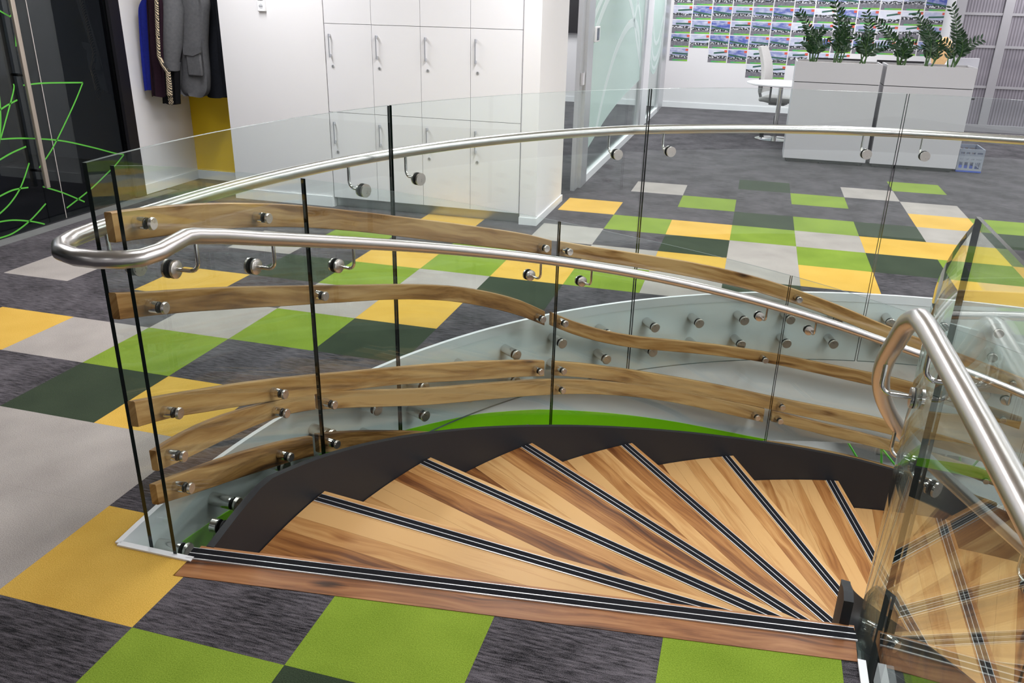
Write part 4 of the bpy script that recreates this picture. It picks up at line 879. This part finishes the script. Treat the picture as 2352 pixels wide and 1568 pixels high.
def person():
    px, py = 4.70, 8.33; yaw = R(165)
    t = thing('person', (px, py, .105), 'seated person with light blond hair and blue top behind right planter', 'person')
    SK = plain('skin', S(214, 170, 146), .5, noise=.05); CL = plain('blue_top', S(60, 62, 130), .8, noise=.1, nscale=20); HR = plain('blond_hair', S(226, 184, 130), .5, noise=.3, nscale=30, bump=.5, bscale=120)
    J = {'pel': (0, 0, .53, .14), 'sp': (0, .03, .68, .125), 'ch': (0, .02, .84, .14), 'nk': (0, -.01, .975, .055), 'hd0': (0, -.03, 1.05, .06), 'hd': (0, -.03, 1.14, .088), 'ht': (0, -.02, 1.22, .07),
         'ls': (-.17, .01, .90, .062), 'le': (-.24, -.08, .73, .046), 'lw': (-.16, -.30, .765, .034), 'lh': (-.13, -.39, .77, .03), 'rs': (.17, .01, .90, .062), 're': (.24, -.08, .73, .046), 'rw': (.16, -.30, .765, .034), 'rh': (.13, -.39, .77, .03),
         'lhp': (-.10, -.03, .53, .095), 'lk': (-.13, -.43, .53, .068), 'la': (-.13, -.42, .02, .045), 'lf': (-.13, -.55, -.055, .035), 'rhp': (.10, -.03, .53, .095), 'rk': (.13, -.43, .53, .068), 'ra': (.13, -.42, .02, .045), 'rf': (.13, -.55, -.055, .035)}
    E_ = [('pel', 'sp'), ('sp', 'ch'), ('ch', 'nk'), ('nk', 'hd0'), ('hd0', 'hd'), ('hd', 'ht'), ('ch', 'ls'), ('ls', 'le'), ('le', 'lw'), ('lw', 'lh'), ('ch', 'rs'), ('rs', 're'), ('re', 'rw'), ('rw', 'rh'), ('pel', 'lhp'), ('lhp', 'lk'), ('lk', 'la'), ('la', 'lf'), ('pel', 'rhp'), ('rhp', 'rk'), ('rk', 'ra'), ('ra', 'rf')]
    ks = list(J); me = bpy.data.meshes.new('body'); me.from_pydata([J[k][:3] for k in ks], [(ks.index(a), ks.index(b)) for a, b in E_], [])
    o = bpy.data.objects.new('body', me); COL.objects.link(o); o.parent = t; o.rotation_euler = (0, 0, yaw)
    md = o.modifiers.new('skin', 'SKIN'); md.use_smooth_shade = True
    if not me.skin_vertices: 
        bm = bmesh.new(); bm.from_mesh(me); bm.verts.layers.skin.verify(); bm.to_mesh(me); bm.free()
    for i, k in enumerate(ks): me.skin_vertices[0].data[i].radius = (J[k][3], J[k][3])
    me.skin_vertices[0].data[0].use_root = True
    sb = o.modifiers.new('subsurf', 'SUBSURF'); sb.levels = 2; sb.render_levels = 2
    m_, nt, b = mat('person_skin_and_clothes'); tc = N(nt, 'ShaderNodeTexCoord'); sp = N(nt, 'ShaderNodeSeparateXYZ'); nt.links.new(tc.outputs['Object'], sp.inputs[0])
    gt = N(nt, 'ShaderNodeMath', operation='GREATER_THAN'); gt.inputs[1].default_value = .965; nt.links.new(sp.outputs[2], gt.inputs[0])
    lt = N(nt, 'ShaderNodeMath', operation='LESS_THAN'); lt.inputs[1].default_value = -.31; nt.links.new(sp.outputs[1], lt.inputs[0]); g2 = N(nt, 'ShaderNodeMath', operation='GREATER_THAN'); g2.inputs[1].default_value = .65; nt.links.new(sp.outputs[2], g2.inputs[0])
    ml = N(nt, 'ShaderNodeMath', operation='MULTIPLY'); nt.links.new(lt.outputs[0], ml.inputs[0]); nt.links.new(g2.outputs[0], ml.inputs[1]); mxx = N(nt, 'ShaderNodeMath', operation='MAXIMUM'); nt.links.new(gt.outputs[0], mxx.inputs[0]); nt.links.new(ml.outputs[0], mxx.inputs[1])
    c = N(nt, 'ShaderNodeMix', data_type='RGBA'); c.inputs[6].default_value = (*S(52, 54, 120), 1); c.inputs[7].default_value = (*S(214, 170, 146), 1); nt.links.new(mxx.outputs[0], c.inputs[0]); nt.links.new(c.outputs[2], b.inputs['Base Color'])
    me.materials.append(m_)
    def part(name, m, mt):
        q = link(name, m.mesh(name, mt), None); q.parent = t; q.rotation_euler = (0, 0, yaw); return q
    m = MB(); rows, seg = 12, 20        # shoulder-length hair, open at the face (-y)
    for i in range(rows):
        f = i/(rows-1); z = 1.275-.36*f; r0 = .118*math.sin(min(1, .12+f*2.4)*PI/2)*(1 if f < .6 else 1-.12*(f-.6)/.4)
        for k in range(seg):
            a = 2*PI*k/seg; fr = math.cos(a+PI/2); rr = r0*(1+.05*math.sin(k*3.1+i))
            y = -.02+rr*math.sin(a)*1.08; x = rr*math.cos(a)
            if math.sin(a) < -.55 and f > .28: y = -.02-rr*.52
            m.v.append((x, y, z))
    for i in range(rows-1):
        for k in range(seg): m.f.append((i*seg+(k+1) % seg, i*seg+k, (i+1)*seg+k, (i+1)*seg+(k+1) % seg)); m.m.append(0); m.sm.append(True)
    m.f.append(tuple(range(seg))); m.m.append(0); m.sm.append(True); m.f.append(tuple((rows-1)*seg+k for k in range(seg-1, -1, -1))); m.m.append(0); m.sm.append(True)
    part('hair', m, HR)
    for s in (-1, 1):
        m = MB(); m.lathe([(.004, -.012), (.011, -.006), (.012, 0), (.004, .008)], 'y', 12, 0, (s*.034, -.112, 1.145)); part('eye', m, plain('eye_white', (.8, .8, .8), .3, noise=.3, nscale=60))
        for f_ in range(4):
            m = MB(); bx_ = s*(.108+.014*f_); m.tube([(bx_, -.39, .775), (bx_, -.425-.005*(f_ in (1, 2)), .772), (bx_, -.45-.008*(f_ in (1, 2)), .758)], [.0085, .008, .007], 8); part('finger', m, SK)
        m = MB(); m.tube([(s*.105, -.35, .768), (s*.085, -.385, .765), (s*.078, -.41, .757)], [.0095, .009, .008], 8); part('thumb', m, SK)
    m = MB(); m.tube([(0, -.108, 1.15), (0, -.128, 1.118), (0, -.112, 1.108)], [.009, .014, .009], 8); part('nose', m, SK)
    m = MB(); m.tube([(-.024, -.106, 1.082), (0, -.114, 1.08), (.024, -.106, 1.082)], [.004, .007, .004], 8); part('mouth', m, plain('lips', S(190, 110, 104), .5, noise=.05))
person()
# ------------------------------------------------------------------ coats in the alcove
def coat(name, rows, y, dep, mt, lab, seg=24, ph=0.0, folds=.012, cat='coat'):
    """rows: (z, x_left, x_right) from hem up"""
    xm = (rows[0][1]+rows[0][2])/2
    t = thing(name, (xm, y, rows[0][0]), lab, cat, 'coats hanging in the alcove')
    rs = catmull(rows, 4); m = MB()
    for i, (z, a, b) in enumerate(rs):
        cx, hw = (a+b)/2, (b-a)/2
        for k in range(seg):
            u = 2*PI*k/seg; c_, s_ = math.cos(u), math.sin(u)
            fx = math.copysign(abs(c_)**.75, c_); fy = math.copysign(abs(s_)**.75, s_)
            fo = folds*math.sin(5*u+ph+z*2.1)*(1-.6*i/len(rs))+folds*.5*math.sin(9*u-ph+z*5)
            m.v.append((cx+fx*hw, y+fy*(dep/2+fo), z+folds*.5*math.sin(3*u+ph)*(i == 0)))
    n = len(rs)
    for i in range(n-1):
        for k in range(seg): m.f.append((i*seg+k, i*seg+(k+1) % seg, (i+1)*seg+(k+1) % seg, (i+1)*seg+k)); m.m.append(0); m.sm.append(True)
    m.f.append(tuple(range(seg-1, -1, -1))); m.m.append(0); m.sm.append(False); m.f.append(tuple((n-1)*seg+k for k in range(seg))); m.m.append(0); m.sm.append(False)
    m.obj('body', mt, t)
    z, a, b = rows[-1]; m = MB(); m.tube([((a+b)/2, y, z-.01), ((a+b)/2, y, z+.07), ((a+b)/2, y+.02, z+.1)], .004, 6); m.obj('hanger_hook', CHROME, t)
    return t
F = lambda n, c, **k: plain(n, c, .95, noise=.25, nscale=45, bump=.4, spec=.15, **k)
NAVY = F('blue_wool', S(34, 44, 140)); MAR = F('maroon_wool', S(38, 22, 32)); BLK = F('black_wool', S(17, 17, 20)); GRY = F('grey_wool', S(92, 92, 95)); PUF = F('black_nylon', S(30, 32, 38))
coat('coat', [(.90, -2.615, -2.45), (1.14, -2.602, -2.44), (1.43, -2.578, -2.42), (1.57, -2.56, -2.40), (1.66, -2.50, -2.38), (1.78, -2.46, -2.41)], 2.87, .08, NAVY, 'royal blue wool coat hanging leftmost in the alcove')
coat('coat', [(.86, -2.50, -2.37), (1.0, -2.49, -2.36), (1.3, -2.46, -2.33), (1.6, -2.43, -2.28), (1.72, -2.40, -2.30)], 2.805, .06, MAR, 'dark maroon coat hanging beside the blue one', ph=1)
coat('coat', [(.79, -2.478, -2.315), (1.1, -2.44, -2.28), (1.5, -2.39, -2.23), (1.66, -2.36, -2.22), (1.74, -2.33, -2.25)], 2.91, .08, BLK, 'long black coat hanging behind the patterned scarf', ph=2)
def knit():
    m, nt, b = mat('patterned_knit'); b.inputs['Roughness'].default_value = 1
    g = N(nt, 'ShaderNodeNewGeometry'); mp = N(nt, 'ShaderNodeMapping'); mp.inputs['Rotation'].default_value = (0, R(35), 0); nt.links.new(g.outputs['Position'], mp.inputs[0]); wv = N(nt, 'ShaderNodeTexWave'); wv.inputs['Scale'].default_value = 22; wv.inputs['Distortion'].default_value = 6; nt.links.new(mp.outputs[0], wv.inputs['Vector'])
    cr = N(nt, 'ShaderNodeValToRGB'); nt.links.new(wv.outputs['Fac'], cr.inputs[0]); cr.color_ramp.elements[0].position = .42; cr.color_ramp.elements[0].color = (.02, .018, .016, 1); cr.color_ramp.elements[1].position = .55; cr.color_ramp.elements[1].color = (*S(196, 178, 150), 1); nt.links.new(cr.outputs[0], b.inputs['Base Color'])
    return m
KN = knit()
sf = thing('scarf', (-2.32, 2.82, .86), 'cream and black patterned knitted scarf hanging by the grey coat', 'scarf')
m = MB(); m.tube([(-2.292, 2.76, .88), (-2.285, 2.76, .96), (-2.275, 2.755, 1.075), (-2.31, 2.745, 1.13), (-2.335, 2.742, 1.2), (-2.315, 2.742, 1.4), (-2.285, 2.742, 1.64), (-2.26, 2.76, 1.72)], [.024, .023, .021, .018, .016, .016, .016, .014], 10); m.obj('band', KN, sf)
for i in range(6):
    x = -2.312+.0085*i; m = MB(); m.tube([(x, 2.76, .885), (x+.003, 2.76, .83), (x+.006, 2.758, .795+.01*(i % 3))], .003, 6); m.obj('tassel', KN, sf)
gc = coat('coat', [(.85, -2.33, -2.14), (.91, -2.41, -2.09), (1.05, -2.37, -2.07), (1.28, -2.335, -2.06), (1.5, -2.31, -2.02), (1.64, -2.29, -2.0), (1.74, -2.22, -2.08)], 3.04, .15, GRY, 'grey duffle coat with flap pocket and buttoned cuff', ph=.5, folds=.014)
m = MB(); m.tube([(-2.255, 2.93, 1.71), (-2.275, 2.92, 1.58), (-2.315, 2.91, 1.3), (-2.34, 2.90, 1.17), (-2.35, 2.90, 1.075)], [.055, .098, .09, .077, .068], 18); m.obj('sleeve', GRY, gc)
m = MB(); m.tube([(-2.343, 2.90, 1.145), (-2.351, 2.90, 1.08)], [.080, .074], 18); cf = m.obj('cuff', GRY, gc)
m = MB(); m.lathe([(.010, -.004), (.010, .002)], 'y', 12, 0, (-2.36, 2.82, 1.125)); m.obj('button', CHROME, gc)
m = MB(); m.box((-2.215, 2.935, 1.03), (-2.07, 2.965, 1.225)); m.obj('pocket', GRY, gc, bevel=.012)
fl = [(-2.228, 1.245), (-2.055, 1.275), (-2.06, 1.225), (-2.135, 1.195), (-2.222, 1.205)]
m = MB(); m.add([(p[0], 2.925, p[1]) for p in fl]+[(p[0], 2.945, p[1]) for p in fl], [(0, 4, 3, 2, 1), (5, 6, 7, 8, 9), (0, 1, 6, 5), (1, 2, 7, 6), (2, 3, 8, 7), (3, 4, 9, 8), (4, 0, 5, 9)]); m.obj('pocket_flap', GRY, gc)
coat('coat', [(.83, -2.25, -2.02), (1.2, -2.22, -2.0), (1.6, -2.19, -1.98), (1.72, -2.12, -2.02)], 3.24, .13, PUF, 'black quilted coat hanging rightmost against the yellow wall', ph=3, folds=.02)
rl = thing('coat_rail', (-2.2, 3.15, 1.86), 'steel coat rail across the alcove above the coats', 'rail')
m = MB(); m.tube([(-2.64, 2.95, 1.87), (-1.83, 3.25, 1.87)], .014, 12); m.obj('bar', CHROME, rl)
# ------------------------------------------------------------------ ceiling light fixtures (their lamps are at the top of the script)
FX = MB(); FX.box((-.19, -.79, -.04), (-.155, .79, 0)); FX.box((.155, -.79, -.04), (.19, .79, 0)); FX.box((-.155, -.79, -.04), (.155, -.755, 0)); FX.box((-.155, .755, -.04), (.155, .79, 0)); FX.box((-.155, -.755, -.012), (.155, .755, 0))
FX = FX.mesh('ceiling_light', WHITE)
for x, y in LIGHTS:  # the two lamps added over the well get the same housing
    o = link('ceiling_light', FX, None, (x, y, CEIL)); tag(o, 'unseen white recessed linear ceiling light fitting', 'ceiling light', 'ceiling light fittings')
# ------------------------------------------------------------------ lower storey lounge tables and leaf screen
LT = plain('pale_table', (.72, .71, .69), .5, noise=.03)
for i, (x, y, lab) in enumerate(((3.1, 7.3, 'pale round-cornered lounge table below, left one'), (5.0, 7.0, 'pale round-cornered lounge table below, right one'))):
    t = thing('lounge_table', (x, y, LOWZ), lab, 'table', 'lounge tables on the lower floor')
    m = MB(); q = []
    for cx, cy, a0 in ((.45, .35, 0), (-.45, .35, 90), (-.45, -.35, 180), (.45, -.35, 270)):
        for s in range(6): q.append((x+cx+.25*math.cos(R(a0+18*s)), y+cy+.25*math.sin(R(a0+18*s))))
    m.prism(q, LOWZ+.42, LOWZ+.46); m.obj('table_top', LT, t)
    for dx in (-.4, .4):
        for dy in (-.3, .3):
            m = MB(); m.lathe([(.02, LOWZ), (.02, LOWZ+.42)], 'z', 10, 0, (x+dx, y+dy, 0)); m.obj('leg', CHROME, t)
ls = thing('leaf_glass_screen', (4, 5.2, LOWZ), 'glass screen with green leaf outlines on the lower floor', 'glass screen')
m = MB(); m.box((2.4, 5.2, LOWZ), (6.4, 5.21, SLAB-.02)); m.obj('pane', GL, ls)
for pts in ([(3.5, -2.2), (3.9, -2.6), (4.2, -3.0)], [(3.6, -2.2), (4.1, -2.5), (4.6, -3.0)], [(4.2, -2.3), (4.35, -2.75), (4.4, -3.1)], [(4.7, -2.5), (4.82, -2.9), (4.9, -2.5)], [(5.1, -2.6), (5.2, -2.9), (5.35, -2.6)]):
    pts = catmull(pts, 5); m = MB(); m.tube([(p[0], 5.195, p[1]) for p in pts], .012, 6); m.obj('leaf_outline', GREENV, ls)
